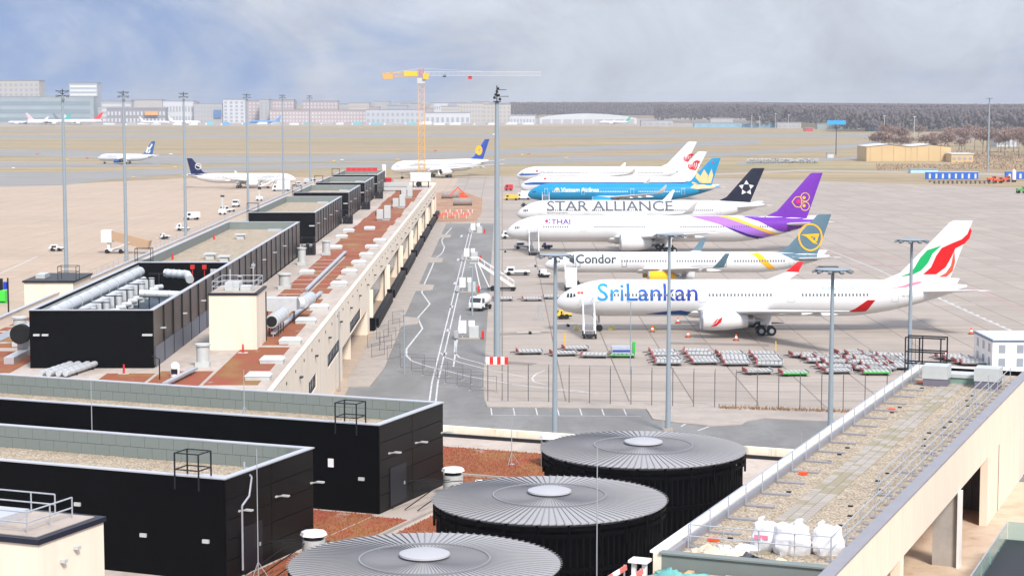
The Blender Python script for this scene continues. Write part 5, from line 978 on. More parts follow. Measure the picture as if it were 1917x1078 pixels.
# ================================================================ ground vehicles and equipment
def wheels(t, pts, r=.35, w=.22, m=None):
    me = MB().cyl((0, -w / 2, 0), (0, w / 2, 0), r, n=12).mesh('wheel', BLACKR, True)
    for x, y in pts: place('wheel', me, t, (x, y, r))
def dolly_proto():
    t = thing('cargo_dolly', 'x', 'dolly', (0, 0, 0)); MB().box(-1.75, 1.75, -1.2, 1.2, .34, .5).build('frame', mat('dolly_frame', '8d8f92', .6, .3), t)
    b = MB()
    for k in range(6): b.box(-1.6 + k * .56, -1.2 + k * .56, -1.15, 1.15, .5, .56)
    stuff(b.build('roller_deck', mat('dolly_deck', 'b4b3b0', .5, var=.2, vs=1.2), t))
    MB().box(-1.85, -1.7, -1.25, 1.25, .34, .8).build('end_stop', mat('dolly_red', '9c514d', .6), t); MB().box(1.7, 1.8, -1.25, 1.25, .34, .75).build('end_stop', mat('dolly_end_grey', 'a9a9ab', .6), t)
    MB().bar((-1.8, 0, .4), (-2.8, 0, .25), .1).build('drawbar', DARKM, t); wheels(t, [(-1.2, -1), (-1.2, 1), (1.2, -1), (1.2, 1)], .22, .2); return t
D0 = dolly_proto(); DT = tree_of(D0); dn = 0
DG = {}
rq = random.Random(5)
def dolly(x, y, lab, green=False, rz=0):
    global dn
    p = G(x + rq.uniform(-2.5, 2.5), y + rq.uniform(-1, 1)); rz = rq.uniform(-.16, .16); o = D0 if dn == 0 else copy_tree(D0, tree=DT); o.location = p; o.rotation_euler = (0, 0, rz); o['label'] = lab; o['group'] = 'cargo dollies near the fence'; dn += 1
    if green:
        for ch in o.children:
            if ch.name.startswith('frame'):
                if 'g' not in DG: DG['g'] = ch.data.copy(); DG['g'].materials.clear(); DG['g'].materials.append(GREENP)
                ch.data = DG['g']
for i, (x, y) in enumerate(((991, 662), (1053, 665), (1080, 656), (1112, 668))): dolly(x, y, 'roller dolly in the loose row beside the thick mast, %s from it' % ORD[i])
for c_, (x, y, n_) in enumerate(((1240, 663, 4), (1303, 662, 4), (1367, 665, 4), (1430, 666, 4))):
    for k in range(n_): dolly(x + k * 4.6, y + k * 6.4, 'roller dolly %s from the fence in the %s tight block' % (ORD[n_ - 1 - k], ORD[c_]))
for c_, (x, y, n_, dx, dy) in enumerate(((1523, 671, 4, 15, 9), (1586, 665, 5, 13, 9), (1642, 667, 4, 13, 8), (1776, 672, 4, 16, 4))):
    for k in range(n_):
        dolly(x + k * dx, y + k * dy, 'roller dolly %s in the %s slanting file towards the gravel wing' % (ORD[k], ORD[c_]), green=(c_ == 1 and k == 4))
        if c_ < 3 and k < n_ - 1: dolly(x + k * dx + 24, y + k * dy + 2, 'second-file roller dolly %s beside the %s slanting file' % (ORD[k], ORD[c_]))
dolly(1420, 699, 'single white dolly between the blocks and the fence'); dolly(1487, 702, 'single green dolly between the blocks and the fence', True); dolly(1503, 668, 'single reddish dolly between block and slanting files'); dolly(1166, 668, 'green dolly carrying a pale container', True)
for i, (x, y) in enumerate(((942, 562), (998, 562), (1035, 560))): dolly(x, y, 'flat dolly behind the thick mast, %s towards the airliner nose' % ORD[i])
p = G(1166, 668); t = thing('cargo_container', 'pale angular cargo container on a green dolly', 'container', (p.x, p.y, .62)); MB().prism([(-1.6, -1.1), (1.2, -1.1), (1.2, 1.1), (-1.6, 1.1)], 0, .9).build('body', mat('container_pale', 'b9bec9', .4, .4, var=.15, vs=2), t); MB().box(-1.5, 1.1, -1.12, -1.1, .2, .5).build('label_panel', LHB, t)
MB().box(1.3, 1.7, -.6, .2, 0, 1.5).build('green_post', GREENP, t)
def stair_truck(lab, p, rz, H_=5.0, L_=7.0, w_=1.7, cover=False):
    """stairs rise along local +x to a platform of height H_"""
    t = thing('passenger_stairs', lab, 'passenger stairs', p, rz); n = 16
    MB().box(-.4, L_ * .75, -w_ / 2 + .3, w_ / 2 - .3, .35, .6).build('chassis', DARKM, t); wheels(t, [(.2, -w_ / 2), (.2, w_ / 2), (L_ * .6, -w_ / 2), (L_ * .6, w_ / 2)], .42, .3)
    b = MB()
    for k in range(n): x, z = k * L_ / n, .8 + k * (H_ - .8) / n; b.box(x, x + L_ / n * .9, -w_ / 2 + .1, w_ / 2 - .1, z, z + .06)
    stuff(b.build('tread', mat('tread_grey', '9a9da2', .6), t)); MB().box(L_, L_ + 1.6, -w_ / 2, w_ / 2, H_ - .1, H_).build('platform', GREYM, t)
    for s_ in (-1, 1):
        b = MB().bar((0, s_ * w_ / 2, .7), (L_, s_ * w_ / 2, H_ - .1), .12, .35).bar((0, s_ * w_ / 2, 1.8), (L_, s_ * w_ / 2, H_ + 1.0), .08).bar((L_, s_ * w_ / 2, H_ + 1.0), (L_ + 1.6, s_ * w_ / 2, H_ + 1.0), .08)
        for k in range(7): x = L_ * k / 6; z = .7 + (H_ - .8) * k / 6; b.bar((x, s_ * w_ / 2, z), (x, s_ * w_ / 2, z + 1.1), .06)
        b.build('handrail', WHITE, t)
        MB().bar((L_ * .7, s_ * w_ / 2, .7), (L_, s_ * w_ / 2, H_ - .1), .14).bar((L_ * .95, s_ * w_ / 2, .4), (L_ + .6, s_ * w_ / 2, H_ - .1), .14).build('strut', WHITE, t)
    if cover: MB().box(-.2, L_ + 1.6, -w_ / 2 - .05, -w_ / 2 + .02, .9, H_ + 1.2).build('side_sheet', WHITE, t); MB().box(-.15, -.1, -w_ / 2, w_ / 2, .8, 4.4).build('front_sheet', WHITE, t)
    return t
stair_truck('white passenger stairs at the blue-lettered airliner front door', (PY(1104, 600, 285).x, 284, 0), math.pi / 2, 4.7, 5.6, 1.7); stair_truck('white passenger stairs at the purple-tailed airliner front door', (PY(1000, 450, 440).x, 438.2, 0), math.pi / 2, 5.0, 7, 2.2)
stair_truck('white covered stairs at the slim airliner front door', (PY(1068, 520, 360).x, 355.5, 0), math.pi / 2, 3.9, 6, 2.0, True); stair_truck('large white stair truck parked beside the service road', (2.2, 357, 0), math.pi, 5.2, 6.6, 2.0); stair_truck('white passenger stairs at the turquoise airliner front door', (PY(1022, 380, 617).x, 614.5, 0), math.pi / 2, 4.7, 7, 2.2)
def vehicle(name, lab, cat, p, rz, L_, w_, h, cab, bm_, cabm=None, tank=False, flat=False, h2=None):
    t = thing(name, lab, cat, p, rz); c_ = cab * L_; h2 = h2 or h
    MB().box(0, L_, -w_ / 2 + .1, w_ / 2 - .1, .4, .65).build('chassis', DARKM, t)
    MB().loft([[(0, -w_ / 2, .55), (0, w_ / 2, .55), (0, w_ / 2, h * .5), (0, -w_ / 2, h * .5)], [(.12, -w_ / 2, .55), (.12, w_ / 2, .55), (.12, w_ / 2, h * .58), (.12, -w_ / 2, h * .58)], [(.55, -w_ / 2, .55), (.55, w_ / 2, .55), (.55, w_ / 2 - .08, h), (.55, -w_ / 2 + .08, h)], [(c_, -w_ / 2, .55), (c_, w_ / 2, .55), (c_, w_ / 2 - .08, h), (c_, -w_ / 2 + .08, h)]]).build('cab', cabm or bm_, t, fix=True)
    MB().box(.75, c_ - .2, -w_ / 2 - .012, w_ / 2 + .012, h * .58, h * .88).build('side_window', GLASSD, t); MB().bar((.16, 0, h * .62), (.5, 0, h * .93), w_ * .86, .04).build('windscreen', GLASSD, t)
    if tank: MB().lathe([(.02, 0), (.9, .05), (1.0, .2), (1.0, L_ - c_ - .4), (.9, L_ - c_ - .25), (.02, L_ - c_ - .2)], 18, (c_ + .15, 0, 1.65), 'x').build('tank', bm_, t, True)
    elif flat: MB().box(c_ + .1, L_, -w_ / 2, w_ / 2, .65, .95).build('flatbed', bm_, t)
    else: MB().box(c_ + .05, L_, -w_ / 2, w_ / 2, .6, h2).build('body', bm_, t)
    wheels(t, [(.9, -w_ / 2 + .1), (.9, w_ / 2 - .1), (L_ - .9, -w_ / 2 + .1), (L_ - .9, w_ / 2 - .1)], .42, .26); return t
VW = mat('vehicle_white', 'd8dadb', .35, coat=.3); VY = mat('vehicle_yellow', 'd9b53a', .4, coat=.3); VR = mat('vehicle_red', 'c32a30', .4, coat=.3); VO = mat('vehicle_orange', 'd95a2e', .45)
def at(x, y): return G(x, y)
vehicle('tow_tractor', 'big white tow tractor facing the thick mast', 'tractor', at(944, 515), 0, 5.2, 2.4, 1.7, .4, VW, flat=True); vehicle('baggage_tug', 'small white tug near the slim airliner nose', 'tug', at(1011, 518), R_(-60), 2.8, 1.5, 1.6, .5, VW, flat=True)
vehicle('tank_truck', 'white tank truck behind the power cabinets', 'truck', at(889, 583), R_(70), 5.5, 2.2, 2.4, .35, VW, tank=True); vehicle('van', 'white van below the purple-tailed airliner nose', 'van', at(938, 447), R_(8), 5, 1.9, 2.0, .6, VW); vehicle('service_car', 'white service car beside the purple-tailed airliner stairs', 'car', at(963, 466), R_(-6), 4.5, 1.9, 1.7, .55, VW, flat=True)
vehicle('loader_truck', 'yellow loader truck by the turquoise airliner nose', 'truck', at(944, 375), 0, 5, 2.4, 2.1, .35, VY, h2=2.0); vehicle('box_truck', 'white box truck under the turquoise airliner nose', 'truck', at(967, 374), 0, 5, 2.4, 2.4, .3, VW, h2=3.2); vehicle('fire_tender', 'small red truck beyond the yellow loader', 'truck', at(944, 357), 0, 3.4, 2.2, 2.4, .5, VR)
vehicle('utility_cart', 'yellow and white cart beside the blue-lettered airliner nose', 'cart', at(1040, 597), R_(10), 2.6, 1.4, 1.5, .45, VY, flat=True); vehicle('baggage_tug', 'dark tug by the white airliner with grey capitals', 'tug', at(975, 388), 0, 3, 1.6, 1.4, .5, mat('vehicle_charcoal', '3d4148', .4), flat=True); vehicle('utility_cart', 'purple cart beside the purple-tailed airliner stairs', 'cart', at(1014, 466), 0, 2.6, 1.6, 1.5, .4, mat('cart_purple', '6b5590', .5), flat=True)
for i, (x, y) in enumerate(((866, 634), (866, 547), (874, 488), (886, 437))):
    p = at(x, y); t = thing('power_cabinet', 'twin white ground power cabinets on a slab, %s along the service road' % ORD[i], 'cabinet', p, 0, 'power cabinets at the stands'); MB().box(-.9, 2.6, -.6, .6, 0, .2).build('slab', PAVE, t); MB().box(-.55, .55, -.4, .4, .9, 2.7).build('cabinet', WHITE, t); MB().box(-.1, .1, -.1, .1, .2, .9).build('stand', GREYM, t); MB().box(1.0, 2.4, -.5, .5, .2, 1.9).build('cabinet', VENTW, t); MB().box(.9, 1.8, .1, .5, 1.9, 2.7).build('screen', WHITE, t); MB().box(-1.2, -.6, -.8, .2, .2, 1.2).build('generator', mat('generator_grey', 'a3a7ab', .5), t)
    MB().box(2.8, 3.2, -.4, .3, .1, 1.2).build('red_box', REDP, t)
CONE = MB().lathe([(.2, .05), (.05, .62), (.02, .64)], 10).mesh('cone_body', ORANGE, True); CBASE = MB().box(-.28, .28, -.28, .28, 0, .05).mesh('cone_base', BLACKR); CBAND = MB().lathe([(.15, .25), (.105, .42)], 10).mesh('cone_band', WHITE, True)
for (x, y, l) in ((1378, 637, 'by the main wheels of the blue-lettered airliner'), (1288, 631, 'before the blue-lettered airliner engine'), (1269, 605, 'under the blue-lettered airliner belly'), (1221, 621, 'between stairs and engine of the blue-lettered airliner'), (1818, 625, 'alone on the open apron'), (1770, 668, 'beside the steel cage frame'), (1830, 675, 'close to the white office containers')):
    t = thing('traffic_cone', 'orange traffic cone ' + l, 'cone', at(x, y)); s_ = 1.5; t.scale = (s_, s_, s_)
    for n_, me in (('cone_body', CONE), ('cone_base', CBASE), ('cone_band', CBAND)): place(n_, me, t, (0, 0, 0))
for i, (x, y) in enumerate(((1080, 617), (1145, 617), (1224, 617))):
    t = thing('wheel_chock', 'pale yellow wheel chock on the apron, %s from the stairs' % ORD[i], 'chock', at(x, y), .4 * i); MB().add([(-.6, -.3, 0), (.6, -.3, 0), (.6, .3, 0), (-.6, .3, 0), (-.1, -.3, .7), (-.1, .3, .7)], [(3, 2, 1, 0), (0, 1, 4), (2, 3, 5), (1, 2, 5, 4), (3, 0, 4, 5)]).build('wedge', mat('chock_yellow', 'd9cf77', .6), t)
    MB().bar((.6, 0, .05), (1.6, .3, .05), .05).build('handle', GREYM, t)
for i, (x, y) in enumerate(((1452, 668), (1057, 652))):
    t = thing('warning_post', ('yellow warning post among the dollies', 'thin yellow post beside the loose dollies')[i], 'post', at(x, y)); MB().cyl((0, 0, 0), (0, 0, 2.2), .08, n=8).build('post', YELLOW, t); MB().box(-.25, .25, -.25, .25, 0, .12).build('foot', DARKM, t)
t = thing('tow_bar', 'thin tripod tow bar frame standing on the apron', 'tow bar', at(1010, 600))
for k in range(4): MB().bar((-.8 + k * .5, 0, .1), (-.2 + k * .12, .3, 2.6), .06).build('bar', GREYM, t)
for i, (x, y) in enumerate(((968, 626), (1040, 612), (985, 500), (930, 473))):
    t = thing('tow_bar', 'white tow bar lying on the apron, %s counted from the dollies' % ORD[i], 'tow bar', at(x, y), .2); MB().bar((0, 0, .3), (3.6, 0, .3), .1).build('bar', VENTW, t); wheels(t, [(2.0, -.3), (2.0, .3)], .22, .12)
vehicle('baggage_cart', 'dark trailer behind the slim airliner tail', 'trailer', at(1528, 507), 0, 4.5, 1.8, 1.0, .3, mat('vehicle_charcoal', '3d4148', .4), flat=True)
# ================================================================ beyond the pier: pale apron
vehicle('service_car', 'small white car alone on the pale apron', 'car', at(92, 470), 0, 3.4, 1.7, 1.5, .6, VW, flat=True); vehicle('baggage_tug', 'white tug near the pier edge beyond the masts', 'tug', at(299, 448), .4, 2.6, 1.5, 1.5, .5, VW, flat=True)
t = thing('passenger_bridge', 'white passenger bridge with tan tunnel standing on the pale apron', 'passenger bridge', at(205, 474)); MB().box(-1.6, .8, -1.5, 1.5, 2.6, 5.4).build('cabin', VW, t); MB().box(-1.65, -1.55, -1.2, 1.2, 3.0, 5.0).build('opening', DARKM, t); MB().bar((.8, 0, 4.2), (9.5, -1, 2.0), 2.2, 2.1).build('tunnel', mat('bridge_tan', 'ab9076', .6), t); MB().box(-.3, .3, -1, 1, .6, 2.6).build('leg', VW, t); MB().box(-.8, 3.4, -.8, .8, .5, 1.1).build('bogie', VW, t); wheels(t, [(-.4, -.9), (-.4, .9), (2.8, -.9), (2.8, .9)], .5, .3); MB().bar((1, -.8, 1), (5, -1.4, 2.6), .9, .2).build('stairs', VW, t)
vehicle('catering_truck', 'white and green catering truck beside the narrow airliner', 'truck', at(510, 358), 0, 7, 2.5, 2.5, .25, VW, h2=4.2); t = thing('green_container', 'bright green container at the frame edge of the pale apron', 'container', at(0, 567)); MB().box(-3, 1.2, -1.2, 1.2, 0, 2.2).build('body', mat('container_green', '3fc93c', .5), t); MB().box(-3, 1.2, -1.25, -1.2, .2, .4).build('rail', DARKM, t)
stair_truck('white passenger stairs beside the narrow airliner', (PY(484, 352, 770).x, 772, 0), .3, 3.4, 6); 
t = thing('docking_display', 'black docking display board with blue light on a post', 'display', (-60.6, 235, 9.2)); MB().cyl((0, 0, 0), (0, 0, 4.5), .1, n=8).build('post', DARKM, t); MB().box(-1.6, -.7, -.4, .4, 3.0, 4.4).build('board', BLACKR, t); MB().box(-.5, -.1, -.3, .3, 3.1, 4.0).build('screen', mat('display_blue', '1d3fb4', .3), t)
for i, (x, y) in enumerate(((330, 432), (345, 412), (415, 398), (440, 388), (560, 350), (590, 345))):
    vehicle('apron_vehicle', 'pale apron vehicle beyond the pier edge, %s counted towards the crane' % ORD[i], 'vehicle', at(x, y), .5 * i, 3.6 + (i % 3), 2, 2 + .3 * (i % 2), .4, VW, flat=i % 2 == 0)
for i, (x, y, h) in enumerate(((417, 402, 5.5), (486, 376, 4.0))):
    t = thing('floodlight_trailer', 'pale tower trailer on the pale apron, %s one by the pier edge' % ORD[i], 'trailer', at(x, y)); MB().box(-1.2, 1.2, -.8, .8, .4, 1.6).build('body', VW, t); MB().box(-.25, .25, -.25, .25, 1.6, h).build('tower', VENTW, t); MB().box(-.6, .6, -.3, .3, h, h + .5).build('head', DARKM, t); wheels(t, [(-.7, -.8), (-.7, .8), (.7, -.8), (.7, .8)])
# ================================================================ end of the pier
t = thing('site_booth', 'bright red site booth with white column at the end of the pier', 'booth', (-35.2, 566, 9.2)); MB().box(0, 2.6, 0, 3, 0, 3.4).build('cabin', VR, t); MB().box(-.2, .8, 3.2, 4, 0, 7.2).build('column', WHITE, t); MB().box(-1.6, -.1, 0, 3, 0, 3.2).build('side_panel', mat('panel_dull_red', '8d3e3c', .6), t)
t = thing('hoarding', 'red safety hoarding around the last plant room roof', 'hoarding', (-40, 556, 14.9))
for k in range(6): MB().box(-5 + k * 1.5, -3.55 + k * 1.5, 0, .1, 0, 1.0).build('board', VR, t)
t = thing('dust_collector', 'white container unit with dark legs at the end of the sedum roof', 'container', (-24.5, 578, 9.2)); MB().box(-3, 3, 0, 4, 1.8, 4.4).build('body', VW, t)
for x in (-2.4, 0, 2.2): MB().box(x, x + .3, .4, .7, 0, 1.8).build('leg', DARKM, t)
MB().cyl((-.6, -.3, 1.0), (-.6, .6, 1.0), .8, n=12).build('drum', BLACKR, t, True)
t = thing('site_container', 'grey site container across the pier roof end', 'container', (-31, 556, 9.2)); MB().box(-5, 4, 0, 2.4, .2, 2.4).build('body', VENTW, t); MB().box(-5, 4, -.02, 0, 1.2, 1.3).build('seam', DARKM, t)
TUBEM = mat('concrete_pipe', '8d827c', .8, var=.2, vs=1)
for i, (x, y, l) in enumerate(((843, 372, 'grey concrete pipe section on the bare ground by the pier end'), (866, 385, 'brown concrete pipe section beside the orange digger'))):
    p = at(x, y); t = thing('concrete_pipe', l, 'pipe', p); MB().cyl((-3.2, 0, 1.3), (3.2, 0, 1.3), 1.3, n=18).build('pipe', TUBEM, t, True); MB().box(-2.6, 2.6, -.5, .5, 0, .2).build('timber_bed', mat('plank_pale', 'c7ab84', .8), t)
t = thing('excavator', 'orange excavator with raised arm by the concrete pipes', 'excavator', at(868, 378)); MB().box(-1.6, 1.6, -1.2, 1.2, .9, 2.2).build('body', VO, t); MB().box(-1.5, 0, -.6, .9, 2.2, 3.2).build('cab', VO, t); MB().bar((1.2, 0, 2), (-2, 0, 5), .4).bar((-2, 0, 5), (-5, 0, 2), .35).build('arm', VO, t)
for s_ in (-1, 1): MB().box(-1.9, 1.9, s_ * 1.2 - .3, s_ * 1.2 + .3, 0, .9).build('track', BLACKR, t)
for i in range(9):
    p = G(824 + i * 7, 409 - (i % 3) * 5); t = thing('site_barrier', 'orange site barrier on the bare ground, %s from the pier' % ORD[i], 'barrier', p, .5 * (i % 3), 'orange site barriers')
    for k in range(2): MB().box(-1.3, 1.3, -.05, .05, .35 + k * .45, .6 + k * .45).build('board', VO if (i + k) % 2 else BARR, t)
    for x in (-1.1, 1.1): MB().box(x - .06, x + .06, -.3, .3, 0, 1.1).build('leg', WHITE, t)
# ---- tower crane
CY = mat('crane_amber', 'd2a257', .5, var=.08, vs=.3); CWH = mat('crane_pale', 'c3c3c6', .5)
crane = thing('tower_crane', 'tower crane with amber mast and long pale jib beyond the pier', 'crane', (-26.2, 628, 0))
def lattice(b, p, q, w_, n_, r):
    p, q = Vector(p), Vector(q); d = (q - p).normalized(); a = d.cross(Vector((0, 1, 0))) if abs(d.y) < .9 else Vector((1, 0, 0)); a.normalize(); c_ = d.cross(a); C = [(a * i + c_ * j) * w_ / 2 for i, j in ((-1, -1), (1, -1), (1, 1), (-1, 1))]
    for k in range(4): b.bar(p + C[k], q + C[k], r * 1.4)
    for m_ in range(n_):
        s_, e_ = p.lerp(q, m_ / n_), p.lerp(q, (m_ + 1) / n_)
        for k in range(4): b.bar(s_ + C[k], e_ + C[(k + 1) % 4], r); b.bar(s_ + C[k], s_ + C[(k + 1) % 4], r)
    return b
lattice(MB(), (0, 0, 0), (0, 0, 29), 2.0, 13, .13).build('mast', CY, crane); lattice(MB(), (0, 0, 29), (0, 0, 41), 1.9, 6, .12).build('upper_mast', mat('crane_mast_pale', 'cfae94', .5), crane); MB().box(-1.3, 1.3, -1.3, 1.3, 40.6, 42.4).build('slewing_ring', VENTW, crane); MB().box(.6, 2.4, -1.9, -.5, 42, 44).build('operator_cab', VY, crane)
lattice(MB(), (0, 0, 42.4), (0, 0, 45.5), 1.4, 2, .12).build('tower_head', VO, crane); lattice(MB(), (1, 0, 43.8), (39, 0, 43.8), 1.3, 24, .07).build('jib', CWH, crane); lattice(MB(), (-12.6, 0, 43.4), (-1, 0, 43.6), 1.3, 7, .1).build('counter_jib', CY, crane)
MB().box(-12.4, -9.2, -.9, .9, 42.1, 43.6).build('counterweight', CY, crane); MB().box(-5.6, -1.2, -.8, .8, 43, 44.6).build('winch_house', YELLOW, crane); MB().box(7, 8, -.5, .5, 42.7, 43.4).build('trolley', DARKM, crane); MB().box(15.2, 16.4, -.4, .4, 42, 43).build('hook_block', REDP, crane)
MB().bar((0, 0, 45.5), (-11, 0, 43.9), .1).bar((0, 0, 45.5), (20, 0, 44.5), .07).build('tie_rod', CWH, crane)
# ---- white office containers beyond the gravel wing
t = thing('office_container', 'white low office container block beyond the gravel wing', 'office', (64.6, 251, 0)); MB().box(0, 14, 0, 10, 0, 3.7).build('wall', WHITE, t); MB().box(-.1, 14.1, -.1, 10.1, 3.7, 3.9).build('roof_edge', mat('roof_edge_blue_grey', '5d6a7c', .5), t); MB().box(.1, 13.9, .1, 9.9, 3.9, 4.0).build('roof', mat('container_roof', 'cfd6df', .5), t)
for k in range(3):
    for z in (.4, 2.2):
        w_ = MB().box(-.03, -.005, 1.2 + k * 3.1, 2.2 + k * 3.1, z, z + 1.1).build('window', GLZ, t); MB().box(.8 + k * 2.4, 1.7 + k * 2.4, -.03, -.005, z, z + 1.1).build('window', GLZ, t)
for k in range(7): MB().box(.1, 13.9, .8 + k * 1.35, .86 + k * 1.35, 4.0, 4.06).build('roof_seam', GREYM, t)
# ================================================================ far side of the field
rf = random.Random(21)
def fb(name, lab, x0, x1, ytop, ybase, m, floors=0, cols=0, wm=None, roof=None, Yd=None, depth=30, strip=False, cat='building', roofh=1.2):
    """a far building from its outline in the view: base row fixes the distance, built with storeys of windows"""
    g = G((x0 + x1) / 2, ybase); Y = Yd or g.y; a = PY(x0, ybase, Y); c = PY(x1, ytop, Y); W_, H_ = c.x - a.x, c.z; t = thing(name, lab, cat, (a.x, Y, 0))
    MB().box(0, W_, 0, depth, 0, H_).build('wall', m, t); MB().box(-.4, W_ + .4, -.4, depth + .4, H_, H_ + roofh).build('roof', roof or mat('far_roof_grey', '8d9096', .8), t)
    wm = wm or mat('far_window', '9a9fa5', .4)  # default window tone sits close to the walls, part of the painted-in haze
    if floors:
        fh = (H_ - 2) / floors
        for f in range(floors):
            if strip: MB().box(W_ * .03, W_ * .97, -.25, -.02, 1.6 + f * fh, 1.6 + f * fh + fh * .5).build('window_band', wm, t)
            elif cols:
                b = MB(); cw = W_ / cols
                for k in range(cols): b.box(k * cw + cw * .25, k * cw + cw * .75, -.25, -.02, 1.6 + f * fh, 1.6 + f * fh + fh * .55)
                stuff(b.build('window', wm, t))
    return t
FW = mat('far_white', 'c4c7cb', .7, var=.05, vs=.05); FG = mat('far_grey', 'a9a9aa', .7, var=.06, vs=.05); FP = mat('far_pink_brick', 'b0a09e', .8, var=.08, vs=.05); FT = mat('far_teal_glass', '94a2a8', .3, var=.12, vs=.03); FC = mat('far_beige', 'b9b2a8', .8); FD = mat('far_dark', '89878d', .6)  # far tones paled and drawn together: part of the haze is in the colour
fb('hotel_block', 'broad pale high-rise with grid of windows behind the glass terminal', -40, 73, 152, 233, mat('far_tower_beige', 'b2aea8', .8), 8, 12, depth=40, Yd=3150); fb('hotel_block', 'slim pale high-rise with white floor bands behind the glass terminal', 131, 182, 156, 233, mat('far_tower_grey', 'a7adb2', .8), 9, 0, mat('far_band_white', 'd6dade', .6), strip=True, Yd=3150)
t = fb('glass_terminal', 'long blue-green glass terminal hall behind parked airliners', -60, 175, 182, 233, FT, 3, 0, mat('far_glass_dark', '7f8f98', .25), strip=True, Yd=3000)
fb('terminal_wing', 'grey terminal wing with white bands beside the glass hall', 190, 246, 190, 233, FG, 4, 0, FW, strip=True, Yd=2990); fb('terminal_wing', 'pale ribbed terminal building with dark flat roof', 247, 303, 188, 233, mat('far_ribbed', 'b5b1ac', .8), 1, 14, roof=FD, Yd=3010); fb('terminal_wing', 'low dark terminal front with lit orange sign', 200, 310, 203, 234, FD, 2, 16, FW, Yd=2940)
q = thing('lit_sign', 'lit orange sign on the low dark terminal front', 'sign', (PY(271, 215, 2935).x, 2935, PY(271, 216, 2935).z)); em = mat('sign_orange', 'd8a05a', .5); MB().box(0, 20, 0, .6, 0, 6).build('panel', em, q); MB().box(-.5, 20.5, .6, .8, -.5, 6.5).build('frame', FD, q)
fb('white_terminal', 'white terminal block behind the third mast', 306, 362, 190, 234, FW, 2, 10, Yd=2960); fb('terminal_wing', 'grey stepped terminal block with one blue glazed corner', 363, 416, 195, 234, FG, 4, 9, Yd=2950); MB().box(0, 12, -.5, 0, 8, 20).build('glazed_corner', mat('far_blue_glass', '4f76a6', .2), t, loc=(PY(400, 210, 2948).x - t.location.x, -52, 0))
fb('white_tower_block', 'white block with dark rooftop frame behind the fourth mast', 418, 458, 187, 234, FW, 6, 4, Yd=2950, roof=FD)
for i, (x0, x1, y, l) in enumerate(((458, 486, 189, 'pink brick terminal block beside the white tower block'), (504, 550, 188, 'tall pink brick terminal block behind the fifth mast'), (567, 632, 190, 'flat pink brick block behind the sixth mast'), (505, 685, 207, 'long lower pink brick terminal with three window rows'))): fb('brick_terminal', l, x0, x1, y, 234, FP, 6 if i < 3 else 3, (4, 8, 10, 30)[i], FW, Yd=2960 if i == 3 else 3020)
fb('pale_core', 'pale stair core between two pink brick blocks', 486, 503, 187, 234, FG, 6, 2, Yd=2985); fb('maintenance_hall', 'pale low maintenance hall with dark roof line behind the crane', 685, 795, 206, 235, mat('far_pale_hall', 'b4b9c0', .7), 2, 12, roof=FD, Yd=2900); fb('maintenance_hall', 'pale hall with grey doors beyond the crane mast', 796, 880, 212, 235, FW, 1, 9, Yd=2900)
for i, (x0, x1, y, l) in enumerate(((826, 860, 200, 'low beige brick office beyond the crane'), (856, 905, 194, 'beige office block with rooftop plant behind the thick mast'), (888, 956, 196, 'wide beige office block stretching past the thick mast'))): fb('office_block', l, x0, x1, y, 235, FC, 4, 9, Yd=3000 + 12 * i)
for i, (x0, x1) in enumerate(((700, 730), (738, 770), (806, 822))): fb('distant_block', 'hazy distant block on the skyline, %s counted from the crane mast' % ORD[2 - i], x0, x1, 191 + i, 233, FG, 5, 6, Yd=3900)
for i in range(34):
    x = 182 + i * 22.6 + rf.uniform(-6, 6); w_ = rf.uniform(16, 40); l = 'hazy filler block in the second line of far buildings, %s counted from the glass hall' % ORD[i]
    fb('distant_block', l, x, x + w_, rf.uniform(191, 206), 233, (FG, FC, FP, FW, mat('far_blue_grey', '9aa3ad', .7))[i % 5], rf.choice([3, 4, 5]), int(w_ / 4), Yd=3080 + (i % 3) * 25)
fb('cargo_shed', 'pale cargo shed beside the far forest', 955, 1002, 217, 235, FW, 1, 8, Yd=2880)
